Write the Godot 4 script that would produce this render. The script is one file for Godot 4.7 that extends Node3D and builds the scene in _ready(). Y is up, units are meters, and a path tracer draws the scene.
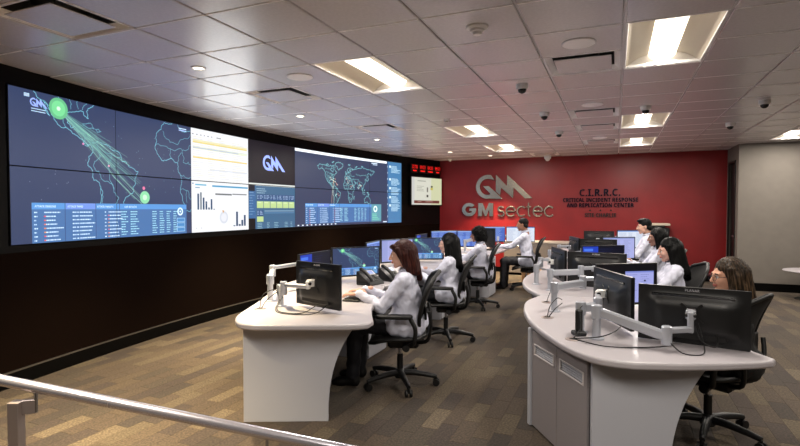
extends Node3D
# A control room: curved video wall on the left, two rows of scalloped desks with eight people, a red wall at the back.
# World axes follow the ceiling grid: the room runs away along -z, the video wall lies towards -x, the floor is y = 0.

const CEIL := 2.755
const TX := 0.61            # pitch of the ceiling grid across
const TZ := 0.5975          # and along the room
const GX := 0.04            # one grid line across
const GZ := -2.495          # and one along
const WALL_C := Vector2(13.35, -6.35)   # centre (x, z) of the curved video wall
const WALL_R := 18.5
const RED_Z := -12.35
const BEIGE_Z := -11.3
const NOOK_X := 2.12
const RIGHT_X := 6.0
const BACK_Z := 3.0
const DESK_Y := 0.74

var M := {}
var taken := {}
var cache := {}
var tex := {}

# ---------------------------------------------------------------- mesh building
class MB:
	var v := PackedVector3Array()
	var n := PackedVector3Array()
	var uv := PackedVector2Array()
	var c := PackedColorArray()
	var ix := PackedInt32Array()
	var col := Color.WHITE
	var colored := false

	func vert(p: Vector3, nn: Vector3, u := Vector2.ZERO) -> int:
		v.append(p); n.append(nn); uv.append(u); c.append(col)
		return v.size() - 1
	func face(a: int, b: int, d: int) -> void:      # counter-clockwise seen from outside
		ix.append(a); ix.append(d); ix.append(b)
	func tri(a: Vector3, b: Vector3, d: Vector3) -> void:
		var nn := (b - a).cross(d - a).normalized()
		var i := vert(a, nn); vert(b, nn); vert(d, nn)
		face(i, i + 1, i + 2)
	func quad(a: Vector3, b: Vector3, d: Vector3, e: Vector3) -> void:
		var nn := (d - a).cross(e - b).normalized()
		var i := vert(a, nn, Vector2(0, 1)); vert(b, nn, Vector2(1, 1)); vert(d, nn, Vector2(1, 0)); vert(e, nn, Vector2(0, 0))
		face(i, i + 1, i + 2); face(i, i + 2, i + 3)
	func quad_uv(a: Vector3, b: Vector3, d: Vector3, e: Vector3, r: Rect2) -> void:
		var nn := (d - a).cross(e - b).normalized()
		var i := vert(a, nn, Vector2(r.position.x, r.end.y)); vert(b, nn, r.end); vert(d, nn, Vector2(r.end.x, r.position.y)); vert(e, nn, r.position)
		face(i, i + 1, i + 2); face(i, i + 2, i + 3)
	func box(at: Vector3, size: Vector3, bev := 0.0, bs := Basis()) -> void:
		var h := size * 0.5
		var b := minf(bev, minf(h.x, minf(h.y, h.z)) * 0.95)
		var t := Transform3D(bs, at)
		if b <= 0.0:
			for ax in 3:
				for s in [-1.0, 1.0]:
					var f := _corners(ax, s, h, 0.0)
					quad(t * f[0], t * f[1], t * f[2], t * f[3])
			return
		var fs := {}
		for ax in 3:
			for s in [-1.0, 1.0]:
				var f := _corners(ax, s, h, b)
				fs[[ax, s]] = f
				quad(t * f[0], t * f[1], t * f[2], t * f[3])
		for ax in 3:                     # twelve edge strips
			var a1 := (ax + 1) % 3
			var a2 := (ax + 2) % 3
			for s1 in [-1.0, 1.0]:
				for s2 in [-1.0, 1.0]:
					var p := Vector3(); p[a1] = s1 * h[a1]; p[a2] = s2 * (h[a2] - b)
					var q := Vector3(); q[a1] = s1 * (h[a1] - b); q[a2] = s2 * h[a2]
					var e := Vector3(); e[ax] = h[ax] - b
					var o := Vector3(); o[a1] = s1; o[a2] = s2
					_out(t, [p - e, p + e, q + e, q - e], o)
		for sx in [-1.0, 1.0]:
			for sy in [-1.0, 1.0]:
				for sz in [-1.0, 1.0]:
					var o := Vector3(sx, sy, sz)
					var k := (h - Vector3.ONE * b) * o
					_out(t, [k + Vector3(sx * b, 0, 0), k + Vector3(0, sy * b, 0), k + Vector3(0, 0, sz * b)], o)
	func _out(t: Transform3D, p: Array, o: Vector3) -> void:
		var nn: Vector3 = (p[1] - p[0]).cross(p[2] - p[0])
		if nn.dot(o) < 0.0:
			p.reverse()
		if p.size() == 3:
			tri(t * p[0], t * p[1], t * p[2])
		else:
			quad(t * p[0], t * p[1], t * p[2], t * p[3])
	func _corners(ax: int, s: float, h: Vector3, b: float) -> Array:
		var a1 := (ax + 1) % 3
		var a2 := (ax + 2) % 3
		var out := []
		for k in [[-1, -1], [1, -1], [1, 1], [-1, 1]]:
			var p := Vector3()
			p[ax] = s * h[ax]; p[a1] = k[0] * (h[a1] - b); p[a2] = k[1] * (h[a2] - b)
			out.append(p)
		if s < 0.0:
			out.reverse()
		return out
	func beam(a: Vector3, b: Vector3, w: float, h: float, bev := 0.0, up := Vector3.UP) -> void:
		var d := (b - a).normalized()
		var x := up.cross(d).normalized()
		box((a + b) * 0.5, Vector3(w, h, a.distance_to(b)), bev, Basis(x, d.cross(x), d))
	func tube(path: Array, rad, seg := 8, caps := true, closed := false) -> void:
		var m := path.size()
		var first := v.size()
		var up := Vector3.UP
		var d0: Vector3 = (path[1] - path[0]).normalized()
		if absf(d0.dot(up)) > 0.9:
			up = Vector3.RIGHT
		for i in m:
			var a: Vector3 = path[(i - 1 + m) % m] if (closed or i > 0) else path[0]
			var b: Vector3 = path[(i + 1) % m] if (closed or i < m - 1) else path[m - 1]
			var d := (b - a).normalized()
			var x := up.cross(d).normalized()
			if x.length() < 0.1:
				x = Vector3.FORWARD.cross(d).normalized()
			var y := d.cross(x)
			up = y
			var r: float = rad[i] if rad is Array else rad
			for k in seg:
				var ang := TAU * k / seg
				var o := x * cos(ang) + y * sin(ang)
				vert(path[i] + o * r, o, Vector2(float(k) / seg, float(i)))
		for i in (m if closed else m - 1):
			var i2 := (i + 1) % m
			for k in seg:
				var k2 := (k + 1) % seg
				var p := first + i * seg; var q := first + i2 * seg
				face(p + k, p + k2, q + k2); face(p + k, q + k2, q + k)
		if caps and not closed:
			for e in 2:
				var i: int = 0 if e == 0 else m - 1
				var d: Vector3 = (path[0] - path[1]).normalized() if e == 0 else (path[m - 1] - path[m - 2]).normalized()
				var ci := vert(path[i], d)
				var s := v.size()
				for k in seg:
					vert(v[first + i * seg + k], d)
				for k in seg:
					if e == 0:
						face(ci, s + (k + 1) % seg, s + k)
					else:
						face(ci, s + k, s + (k + 1) % seg)
	func lathe(prof: Array, seg := 16, t := Transform3D(), smooth := false) -> void:   # points (radius, height) from bottom to top
		var m := prof.size()
		for i in m - 1:
			var p: Vector2 = prof[i]
			var q: Vector2 = prof[i + 1]
			var e := (q - p)
			if e.length() < 1e-6:
				continue
			var n0 := Vector2(e.y, -e.x).normalized()
			var na := n0
			var nb := n0
			if smooth:
				if i > 0:
					var g: Vector2 = p - prof[i - 1]
					na = (n0 + Vector2(g.y, -g.x).normalized()).normalized()
				if i < m - 2:
					var g: Vector2 = prof[i + 2] - q
					nb = (n0 + Vector2(g.y, -g.x).normalized()).normalized()
			var s := v.size()
			for k in seg + 1:
				var a := TAU * k / seg
				var ca := cos(a); var sa := sin(a)
				vert(t * Vector3(p.x * ca, p.y, -p.x * sa), (t.basis * Vector3(na.x * ca, na.y, -na.x * sa)).normalized(), Vector2(float(k) / seg, 0))
				vert(t * Vector3(q.x * ca, q.y, -q.x * sa), (t.basis * Vector3(nb.x * ca, nb.y, -nb.x * sa)).normalized(), Vector2(float(k) / seg, 1))
			for k in seg:
				var a := s + k * 2
				if p.x > 1e-6:
					face(a, a + 2, a + 3)
				if q.x > 1e-6:
					face(a, a + 3, a + 1)
	func prism(poly: PackedVector2Array, y0: float, y1: float, bev := 0.0, steps := 1, t := Transform3D()) -> void:   # polygon in (x, z), rounded edges top and bottom
		var p := poly.duplicate()
		var area := 0.0
		for i in p.size():
			area += p[i].cross(p[(i + 1) % p.size()])
		if area > 0.0:
			p.reverse()       # counter-clockwise seen from above (+y)
		var m := p.size()
		var nn := PackedVector2Array()
		var sc := PackedFloat32Array()
		for i in m:
			var a := (p[i] - p[(i - 1 + m) % m]).normalized()
			var b := (p[(i + 1) % m] - p[i]).normalized()
			var na := Vector2(-a.y, a.x); var nb := Vector2(-b.y, b.x)
			var s := (na + nb).normalized()
			nn.append(s)
			sc.append(1.0 / maxf(0.4, s.dot(na)))
		var rings := []
		if bev > 0.0:
			for k in steps + 1:                     # quarter round: 0 is the flat underside, 90 degrees the upright side
				var a := PI * 0.5 * k / steps
				rings.append([y0 + bev * (1.0 - cos(a)), bev * (1.0 - sin(a)), a])
			for k in range(steps, -1, -1):
				var a := PI * 0.5 * k / steps
				rings.append([y1 - bev * (1.0 - cos(a)), bev * (1.0 - sin(a)), a])
		else:
			rings = [[y0, 0.0, PI * 0.5], [y1, 0.0, PI * 0.5]]
		var up: Vector3 = t.basis.y.normalized()
		var pts := []
		for r in rings:
			var row := []
			for i in m:
				var q: Vector2 = p[i] - nn[i] * sc[i] * r[1]
				row.append(t * Vector3(q.x, r[0], q.y))
			pts.append(row)
		for k in rings.size() - 1:
			for i in m:
				var j := (i + 1) % m
				var e := (p[j] - p[i]).normalized()
				var flat := Vector2(-e.y, e.x)
				var ni := nn[i] if nn[i].dot(flat) > 0.85 else flat
				var nj := nn[j] if nn[j].dot(flat) > 0.85 else flat
				var s := v.size()
				for w in [[k, i, ni], [k, j, nj], [k + 1, j, nj], [k + 1, i, ni]]:
					var a: float = rings[w[0]][2]
					var ud := -cos(a) if w[0] <= (rings.size() / 2 - 1) else cos(a)
					var q: Vector2 = w[2]
					vert(pts[w[0]][w[1]], (t.basis * Vector3(q.x * sin(a), ud, q.y * sin(a))).normalized())
				face(s, s + 1, s + 2); face(s, s + 2, s + 3)
		var topp := PackedVector2Array()
		var last: float = rings[rings.size() - 1][1]
		for i in m:
			topp.append(p[i] - nn[i] * sc[i] * last)
		var tr := Geometry2D.triangulate_polygon(topp)
		for side in 2:
			var s := v.size()
			var row: Array = pts[0] if side == 0 else pts[pts.size() - 1]
			for i in m:
				vert(row[i], -up if side == 0 else up, p[i])
			for i in range(0, tr.size(), 3):
				var a := s + tr[i]; var b := s + tr[i + 1]; var d := s + tr[i + 2]
				var g := (v[b] - v[a]).cross(v[d] - v[a]).dot(up if side == 1 else -up)
				if g > 0.0:
					face(a, b, d)
				else:
					face(a, d, b)
	func grid(rows: Array, thick := 0.0) -> void:      # rows of points with smooth normals; with thickness, both sides and rim
		var h := rows.size()
		var w: int = rows[0].size()
		var nm := []
		for i in h:
			var r := []
			for j in w:
				var du: Vector3 = rows[i][mini(j + 1, w - 1)] - rows[i][maxi(j - 1, 0)]
				var dv: Vector3 = rows[mini(i + 1, h - 1)][j] - rows[maxi(i - 1, 0)][j]
				var x := du.cross(dv)
				r.append(x.normalized() if x.length() > 1e-9 else Vector3.UP)
			nm.append(r)
		for side in (2 if thick > 0.0 else 1):
			var s := v.size()
			var sg := 1.0 if side == 0 else -1.0
			for i in h:
				for j in w:
					vert(rows[i][j] + nm[i][j] * (thick * 0.5 * sg), nm[i][j] * sg, Vector2(float(j) / (w - 1), float(i) / (h - 1)))
			for i in h - 1:
				for j in w - 1:
					var a := s + i * w + j
					if side == 0:
						face(a, a + 1, a + w + 1); face(a, a + w + 1, a + w)
					else:
						face(a, a + w + 1, a + 1); face(a, a + w, a + w + 1)
		if thick > 0.0:
			var rim := []
			for j in w: rim.append(Vector2i(0, j))
			for i in range(1, h): rim.append(Vector2i(i, w - 1))
			for j in range(w - 2, -1, -1): rim.append(Vector2i(h - 1, j))
			for i in range(h - 2, 0, -1): rim.append(Vector2i(i, 0))
			for q in rim.size():
				var a: Vector2i = rim[q]
				var b: Vector2i = rim[(q + 1) % rim.size()]
				var pa: Vector3 = rows[a.x][a.y]; var pb: Vector3 = rows[b.x][b.y]
				var na: Vector3 = nm[a.x][a.y] * (thick * 0.5); var nb: Vector3 = nm[b.x][b.y] * (thick * 0.5)
				if pa.distance_to(pb) > 1e-6:
					quad(pb + nb, pa + na, pa - na, pb - nb)
	func ball(at: Vector3, r: Vector3, seg := 12, rings := 8, bs := Basis()) -> void:
		var s := v.size()
		for i in rings + 1:
			var a := PI * i / rings - PI * 0.5
			for k in seg + 1:
				var b := TAU * k / seg
				var d := Vector3(cos(a) * cos(b), sin(a), -cos(a) * sin(b))
				vert(at + bs * (d * r), (bs * (d / r)).normalized(), Vector2(float(k) / seg, float(i) / rings))
		for i in rings:
			for k in seg:
				var a := s + i * (seg + 1) + k
				face(a, a + 1, a + seg + 2); face(a, a + seg + 2, a + seg + 1)
	func add_blob(b: Dictionary, t: Transform3D, paint: Callable) -> void:
		var s := v.size()
		var bv: PackedVector3Array = b.v
		var bn: PackedVector3Array = b.n
		colored = true
		for i in bv.size():
			col = paint.call(bv[i])
			vert(t * bv[i], (t.basis * bn[i]).normalized())
		var flip := t.basis.determinant() < 0.0
		var bi: PackedInt32Array = b.ix
		for i in range(0, bi.size(), 3):
			ix.append(s + bi[i])
			ix.append(s + bi[i + (2 if flip else 1)])
			ix.append(s + bi[i + (1 if flip else 2)])
	func mesh() -> ArrayMesh:
		var a := []
		a.resize(Mesh.ARRAY_MAX)
		a[Mesh.ARRAY_VERTEX] = v; a[Mesh.ARRAY_NORMAL] = n; a[Mesh.ARRAY_TEX_UV] = uv; a[Mesh.ARRAY_INDEX] = ix
		if colored:
			a[Mesh.ARRAY_COLOR] = c
		var m := ArrayMesh.new()
		m.add_surface_from_arrays(Mesh.PRIMITIVE_TRIANGLES, a)
		return m

# smooth union of tapered capsules [0, a, b, ra, rb, k] and ellipsoids [1, centre, radii, cut?, 0, k], meshed as surface nets
func blob(prims: Array, cell: float, amp := 0.0, freq := 20.0, stretch := Vector3.ONE, folds := false) -> Dictionary:
	var lo := Vector3.ONE * 1e9
	var hi := -lo
	for p in prims:
		if p[0] == 0:
			var r: float = maxf(p[3], p[4])
			for e in [p[1], p[2]]:
				lo = lo.min(e - Vector3.ONE * r); hi = hi.max(e + Vector3.ONE * r)
		elif not p[3]:
			lo = lo.min(p[1] - p[2]); hi = hi.max(p[1] + p[2])
	lo -= Vector3.ONE * cell * 4.0; hi += Vector3.ONE * cell * 4.0
	var nx := int((hi.x - lo.x) / cell) + 2
	var ny := int((hi.y - lo.y) / cell) + 2
	var nz := int((hi.z - lo.z) / cell) + 2
	var f := PackedFloat32Array()
	f.resize(nx * ny * nz)
	f.fill(0.3)
	for p in prims:
		var k: float = p[5]
		var kind: int = p[0]
		var a: Vector3 = p[1]
		var b: Vector3 = p[2]
		var cut: bool = kind == 1 and p[3]
		var m := k + cell * 3.0
		var blo: Vector3
		var bhi: Vector3
		var ra := 0.0
		var rd := 0.0
		var inv := 0.0
		var ba := b - a
		if kind == 0:
			ra = p[3]; rd = p[4] - p[3]
			inv = 1.0 / maxf(ba.length_squared(), 1e-9)
			var r := maxf(p[3], p[4]) + m
			blo = a.min(b) - Vector3.ONE * r; bhi = a.max(b) + Vector3.ONE * r
		else:
			blo = a - b - Vector3.ONE * m; bhi = a + b + Vector3.ONE * m
		var rmin := minf(b.x, minf(b.y, b.z))
		var x0 := maxi(0, int((blo.x - lo.x) / cell)); var x1 := mini(nx - 1, int((bhi.x - lo.x) / cell) + 1)
		var y0 := maxi(0, int((blo.y - lo.y) / cell)); var y1 := mini(ny - 1, int((bhi.y - lo.y) / cell) + 1)
		var z0 := maxi(0, int((blo.z - lo.z) / cell)); var z1 := mini(nz - 1, int((bhi.z - lo.z) / cell) + 1)
		for z in range(z0, z1 + 1):
			for y in range(y0, y1 + 1):
				var base := (z * ny + y) * nx
				for x in range(x0, x1 + 1):
					var q := lo + Vector3(x, y, z) * cell - a
					var d: float
					if kind == 0:
						var h := clampf(q.dot(ba) * inv, 0.0, 1.0)
						d = (q - ba * h).length() - ra - rd * h
					else:
						var e := q / b
						var l := e.length()
						d = l * (l - 1.0) / maxf((e / b).length(), 1e-6) if l > 0.01 else -rmin
					var o := f[base + x]
					if cut:
						d = -d
						var hh := maxf(k - absf(o - d), 0.0) / k
						f[base + x] = maxf(o, d) + hh * hh * k * 0.25
					else:
						var hh := maxf(k - absf(o - d), 0.0) / k
						f[base + x] = minf(o, d) - hh * hh * k * 0.25
	if amp > 0.0:
		var ns := FastNoiseLite.new()
		ns.seed = 7; ns.frequency = 1.0; ns.fractal_octaves = 2
		if folds:
			ns.fractal_type = FastNoiseLite.FRACTAL_RIDGED
		var i := 0
		for z in nz:
			for y in ny:
				for x in nx:
					var d := f[i]
					if d < 0.03 and d > -0.03:
						var q := (lo + Vector3(x, y, z) * cell) * stretch * freq
						f[i] = d + amp * ns.get_noise_3d(q.x, q.y, q.z)
					i += 1
	var sy := nx
	var sz := nx * ny
	var off := PackedInt32Array([0, 1, sy, sy + 1, sz, sz + 1, sz + sy, sz + sy + 1])
	var ed := [[0, 1], [2, 3], [4, 5], [6, 7], [0, 2], [1, 3], [4, 6], [5, 7], [0, 4], [1, 5], [2, 6], [3, 7]]
	var id := PackedInt32Array()
	id.resize(f.size()); id.fill(-1)
	var vs := PackedVector3Array()
	var cells := PackedInt32Array()
	for z in nz - 1:
		for y in ny - 1:
			var i := z * sz + y * sy
			for x in nx - 1:
				var s0 := f[i] < 0.0
				if s0 != (f[i + 1] < 0.0) or s0 != (f[i + sy] < 0.0) or s0 != (f[i + sy + 1] < 0.0) or s0 != (f[i + sz] < 0.0) or s0 != (f[i + sz + 1] < 0.0) or s0 != (f[i + sz + sy] < 0.0) or s0 != (f[i + sz + sy + 1] < 0.0):
					var sum := Vector3.ZERO
					var cnt := 0
					for e in ed:
						var fa := f[i + off[e[0]]]
						var fb := f[i + off[e[1]]]
						if (fa < 0.0) != (fb < 0.0):
							var t := fa / (fa - fb)
							var pa := Vector3(e[0] & 1, (e[0] >> 1) & 1, e[0] >> 2)
							var pb := Vector3(e[1] & 1, (e[1] >> 1) & 1, e[1] >> 2)
							sum += pa.lerp(pb, t); cnt += 1
					id[i] = vs.size()
					vs.append(lo + (Vector3(x, y, z) + sum / cnt) * cell)
					cells.append(i)
				i += 1
	var nr := PackedVector3Array()
	nr.resize(vs.size())
	var tris := PackedInt32Array()
	for i in cells:
		for w in 3:
			var st := 1 if w == 0 else (sy if w == 1 else sz)
			var u1 := sy if w == 0 else (sz if w == 1 else 1)
			var u2 := sz if w == 0 else (1 if w == 1 else sy)
			var ins := f[i] < 0.0
			if ins == (f[i + st] < 0.0) or i - u1 - u2 < 0:
				continue
			var q0 := id[i]; var q1 := id[i - u1]; var q2 := id[i - u1 - u2]; var q3 := id[i - u2]
			if q0 < 0 or q1 < 0 or q2 < 0 or q3 < 0:
				continue
			if not ins:
				var tmp := q1; q1 = q3; q3 = tmp
			# counter-clockwise from outside: q0 q1 q2 q3
			var nn := (vs[q2] - vs[q0]).cross(vs[q3] - vs[q1])
			nr[q0] += nn; nr[q1] += nn; nr[q2] += nn; nr[q3] += nn
			tris.append_array(PackedInt32Array([q0, q2, q1, q0, q3, q2]))
	for i in nr.size():
		nr[i] = nr[i].normalized()
	return {"v": vs, "n": nr, "ix": tris}

# ---------------------------------------------------------------- nodes
func numbered(called: String) -> String:
	if not taken.has(called):
		taken[called] = 0
		return called
	taken[called] += 1
	return "%s_%03d" % [called, taken[called]]

func tag(o: Node, label := "", category := "", group := "", kind := "") -> Node:
	if label: o.set_meta("label", label)
	if category: o.set_meta("category", category)
	if group: o.set_meta("group", group)
	if kind: o.set_meta("kind", kind)
	return o

func thing(called: String, label: String, category: String, at := Vector3.ZERO, turn := 0.0, group := "") -> Node3D:
	var o := Node3D.new()
	o.name = numbered(called)
	add_child(o)
	o.position = at
	o.rotation.y = turn
	tag(o, label, category, group)
	return o

func obj(called: String, mb, mat: Material, parent: Node = null) -> MeshInstance3D:
	var o := MeshInstance3D.new()
	o.mesh = mb.mesh() if mb is MB else mb
	o.material_override = mat
	o.cast_shadow = GeometryInstance3D.SHADOW_CASTING_SETTING_ON
	if parent == null or parent == self:
		o.name = numbered(called)
		add_child(o)
	else:
		o.name = called
		parent.add_child(o, true)
	return o

func struct(called: String, mb, mat: Material) -> MeshInstance3D:
	var o := obj(called, mb, mat)
	o.set_meta("kind", "structure")
	return o

func copy(src: Node3D, at: Vector3, turn: float, label := "") -> Node3D:
	var o: Node3D = src.duplicate()
	o.name = numbered(String(src.name).rstrip("_0123456789"))
	add_child(o)
	o.position = at
	o.rotation = Vector3(0, turn, 0)
	if label: o.set_meta("label", label)
	return o

func bx(at: Vector3, size: Vector3, bev := 0.0) -> MB:
	var m := MB.new()
	m.box(at, size, bev)
	return m

func tb(path: Array, r, seg := 8) -> MB:
	var m := MB.new()
	m.tube(path, r, seg)
	return m

func curve(pts: Array, per := 6, closed := false) -> Array:     # Catmull-Rom through 2D or 3D points
	var out := []
	var m := pts.size()
	for i in (m if closed else m - 1):
		var p0 = pts[(i - 1 + m) % m] if (closed or i > 0) else pts[0]
		var p1 = pts[i]
		var p2 = pts[(i + 1) % m]
		var p3 = pts[(i + 2) % m] if (closed or i < m - 2) else pts[m - 1]
		for k in per:
			var t := float(k) / per
			out.append(0.5 * (2.0 * p1 + (p2 - p0) * t + (2.0 * p0 - 5.0 * p1 + 4.0 * p2 - p3) * t * t + (3.0 * p1 - p0 - 3.0 * p2 + p3) * t * t * t))
	if not closed:
		out.append(pts[m - 1])
	return out

func lettering(s: String, height: float, depth: float, weight := 400, family := "Droid Sans") -> TextMesh:
	var f := SystemFont.new()
	f.font_names = PackedStringArray([family])
	f.font_weight = weight
	var t := TextMesh.new()
	t.font = f
	t.text = s
	t.font_size = 48
	t.pixel_size = height / 34.5      # capital height of the face is about 0.72 em
	t.depth = depth
	t.curve_step = 1.5
	return t

# ---------------------------------------------------------------- materials
func mat(key: String, color: Color, rough := 0.6, metal := 0.0) -> StandardMaterial3D:
	var m := StandardMaterial3D.new()
	m.albedo_color = color
	m.roughness = rough
	m.metallic = metal
	M[key] = m
	return m

func noise_image(size: int, freq: float, lo: Color, hi: Color, sd := 1, octaves := 3, contrast := 1.0) -> Image:
	var n := FastNoiseLite.new()
	n.seed = sd; n.frequency = freq; n.fractal_octaves = octaves
	var g := n.get_seamless_image(size, size)
	var im := Image.create(size, size, false, Image.FORMAT_RGB8)
	for y in size:
		for x in size:
			im.set_pixel(x, y, lo.lerp(hi, clampf((g.get_pixel(x, y).r - 0.5) * contrast + 0.5, 0, 1)))
	return im

func texture(im: Image) -> ImageTexture:
	im.generate_mipmaps()
	return ImageTexture.create_from_image(im)

func triplanar(m: StandardMaterial3D, scale: float) -> void:
	m.uv1_triplanar = true
	m.uv1_world_triplanar = true
	m.uv1_scale = Vector3.ONE * scale

func glow(key: String, color: Color, energy: float) -> StandardMaterial3D:
	var m := mat(key, color, 0.5)
	m.emission_enabled = true
	m.emission = color
	m.emission_energy_multiplier = energy
	return m

func screen_mat(key: String, im: Image, energy: float) -> StandardMaterial3D:
	var m := mat(key, Color(0.01, 0.01, 0.012), 0.35)
	m.emission_enabled = true
	m.emission = Color.BLACK
	m.emission_texture = texture(im)
	m.emission_energy_multiplier = energy
	return m

func make_materials() -> void:
	var carpet := mat("carpet", Color.WHITE, 0.95)
	carpet.vertex_color_use_as_albedo = true
	carpet.albedo_texture = texture(noise_image(256, 0.09, Color(0.62, 0.60, 0.57), Color(1, 1, 1), 3, 3, 1.5))
	carpet.heightmap_enabled = false
	triplanar(carpet, 2.2)
	carpet.rim_enabled = true; carpet.rim = 0.15
	var base := mat("carpet_base", Color(0.2, 0.17, 0.14), 0.95)
	base.roughness = 1.0
	var red := mat("red_paint", Color(0.52, 0.072, 0.09), 0.42)
	red.albedo_texture = texture(noise_image(128, 0.03, Color(0.93, 0.93, 0.93), Color(1, 1, 1), 11))
	triplanar(red, 0.5)
	var beige := mat("beige_paint", Color(0.46, 0.435, 0.405), 0.7)
	beige.albedo_texture = texture(noise_image(128, 0.05, Color(0.95, 0.95, 0.95), Color(1, 1, 1), 12))
	triplanar(beige, 0.7)
	var fabric := mat("brown_fabric", Color(0.10, 0.066, 0.05), 0.95)
	fabric.albedo_texture = texture(noise_image(128, 0.2, Color(0.7, 0.7, 0.7), Color(1, 1, 1), 13))
	triplanar(fabric, 3.0)
	fabric.metallic_specular = 0.08
	mat("black_panel", Color(0.02, 0.02, 0.022), 0.5).metallic_specular = 0.25
	mat("black_base", Color(0.022, 0.02, 0.019), 0.5).metallic_specular = 0.2
	mat("edge_metal", Color(0.62, 0.6, 0.58), 0.35, 0.9)
	var tile := mat("ceiling_tile", Color(0.88, 0.86, 0.87), 0.25)
	tile.albedo_texture = texture(noise_image(128, 0.12, Color(0.95, 0.95, 0.95), Color(1, 1, 1), 14))
	triplanar(tile, 2.0)
	mat("tee", Color(1.0, 0.99, 0.99), 0.4)
	mat("plenum", Color(0.42, 0.41, 0.40), 0.9)
	mat("reflector", Color(0.76, 0.72, 0.65), 0.45)
	mat("white_plastic", Color(0.94, 0.93, 0.92), 0.4)
	mat("dome", Color(0.02, 0.02, 0.022), 0.08)
	mat("laminate", Color(0.68, 0.66, 0.675), 0.38)
	mat("panel_grey", Color(0.72, 0.725, 0.755), 0.5)
	mat("cabinet_grey", Color(0.57, 0.545, 0.55), 0.5)
	mat("vent_white", Color(0.82, 0.80, 0.80), 0.45)
	mat("credenza_door", Color(0.50, 0.46, 0.43), 0.5)
	mat("credenza_top", Color(0.72, 0.68, 0.64), 0.4)
	mat("steel", Color(0.80, 0.79, 0.83), 0.26, 0.8)
	mat("brushed", Color(0.66, 0.61, 0.59), 0.36, 0.65)
	mat("arm_metal", Color(0.74, 0.755, 0.79), 0.30, 0.5)
	mat("arm_white", Color(0.86, 0.86, 0.85), 0.4)
	mat("black_plastic", Color(0.035, 0.036, 0.04), 0.42)
	mat("shell", Color(0.05, 0.053, 0.06), 0.40)
	mat("dark_screen", Color(0.012, 0.012, 0.016), 0.18)
	mat("key_black", Color(0.05, 0.05, 0.055), 0.5)
	mat("cable", Color(0.015, 0.015, 0.017), 0.5)
	mat("chair_black", Color(0.035, 0.035, 0.038), 0.5)
	mat("chair_grey", Color(0.075, 0.08, 0.088), 0.42)
	var net := mat("chair_mesh", Color(0.04, 0.04, 0.043), 0.85)
	net.albedo_texture = texture(noise_image(128, 0.3, Color(0.55, 0.55, 0.55), Color(1, 1, 1), 15))
	triplanar(net, 6.0)
	mat("chrome", Color(0.75, 0.75, 0.76), 0.2, 1.0)
	mat("sign_metal", Color(0.70, 0.66, 0.60), 0.26, 1.0)
	mat("sign_navy", Color(0.05, 0.06, 0.16), 0.22, 0.55)
	mat("sign_dark", Color(0.045, 0.02, 0.03), 0.4, 0.2)
	mat("door_brown", Color(0.05, 0.042, 0.04), 0.4)
	mat("warm_lit_brown", Color(0.58, 0.44, 0.30), 0.85)
	mat("shoe", Color(0.03, 0.03, 0.03), 0.4)
	mat("glasses", Color(0.12, 0.10, 0.12), 0.3, 0.4)
	var body := mat("body", Color.WHITE, 0.72)
	body.vertex_color_use_as_albedo = true
	var hair := mat("hair", Color.WHITE, 0.55)
	hair.vertex_color_use_as_albedo = true
	hair.metallic_specular = 0.3
	mat("print_grey", Color(0.62, 0.62, 0.64), 0.5)
	glow("lens", Color(1.0, 0.95, 0.87), 2.4)
	glow("spot_lens", Color(1.0, 0.95, 0.86), 9.0)
	glow("led_red", Color(1.0, 0.11, 0.09), 0.85)
	glow("screen_white", Color(0.92, 0.97, 1.0), 0.9)
	glow("screen_logo", Color(0.62, 0.72, 1.0), 0.9)
	glow("screen_ink", Color(0.75, 0.88, 1.0), 0.75)

# ---------------------------------------------------------------- camera, light, scene
const LAMP_ENERGY := 5.0
const SPOT_ENERGY := 22.0
const WALL_GLOW := 1.0
const EXPOSURE := 1.06

func _ready() -> void:
	var cam := Camera3D.new()
	cam.name = "camera"
	cam.fov = rad_to_deg(2.0 * atan(223.0 / 507.0))
	cam.near = 0.05
	cam.far = 60.0
	add_child(cam)
	cam.position = Vector3(0, 1.53, 0)
	cam.rotation = Vector3(deg_to_rad(-1.58), deg_to_rad(23.05), 0)
	cam.current = true
	var env := Environment.new()
	env.background_mode = Environment.BG_COLOR
	env.background_color = Color(0.0, 0.0, 0.0)
	env.tonemap_mode = Environment.TONE_MAPPER_LINEAR
	env.tonemap_exposure = EXPOSURE
	env.sdfgi_enabled = true
	env.ssao_enabled = true
	env.ssil_enabled = true
	var we := WorldEnvironment.new()
	we.name = "environment"
	we.environment = env
	add_child(we)
	make_materials()
	make_screens()
	M["scr_map"] = M.scr_attack
	build_walls()
	build_floor()
	build_ceiling()
	ceiling_fittings()
	video_wall()
	wall_television()
	red_wall_signs()
	build_desks()
	credenza()
	side_table()
	build_people()
	build_workstations()
	handrail()

# ---------------------------------------------------------------- what the screens show
func line(im: Image, a: Vector2, b: Vector2, col: Color, w := 1) -> void:
	var steps := int(maxf(absf(b.x - a.x), absf(b.y - a.y))) + 1
	for i in steps + 1:
		var p := a.lerp(b, float(i) / steps)
		im.fill_rect(Rect2i(int(p.x), int(p.y), w, w), col)

func disc(im: Image, at: Vector2, r: float, col: Color, stretch := 1.0) -> void:
	for y in range(int(at.y - r * stretch), int(at.y + r * stretch) + 1):
		var h := sqrt(maxf(0.0, r * r - pow((y - at.y) / stretch, 2)))
		im.fill_rect(Rect2i(int(at.x - h), y, int(2 * h), 1), col)

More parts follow.
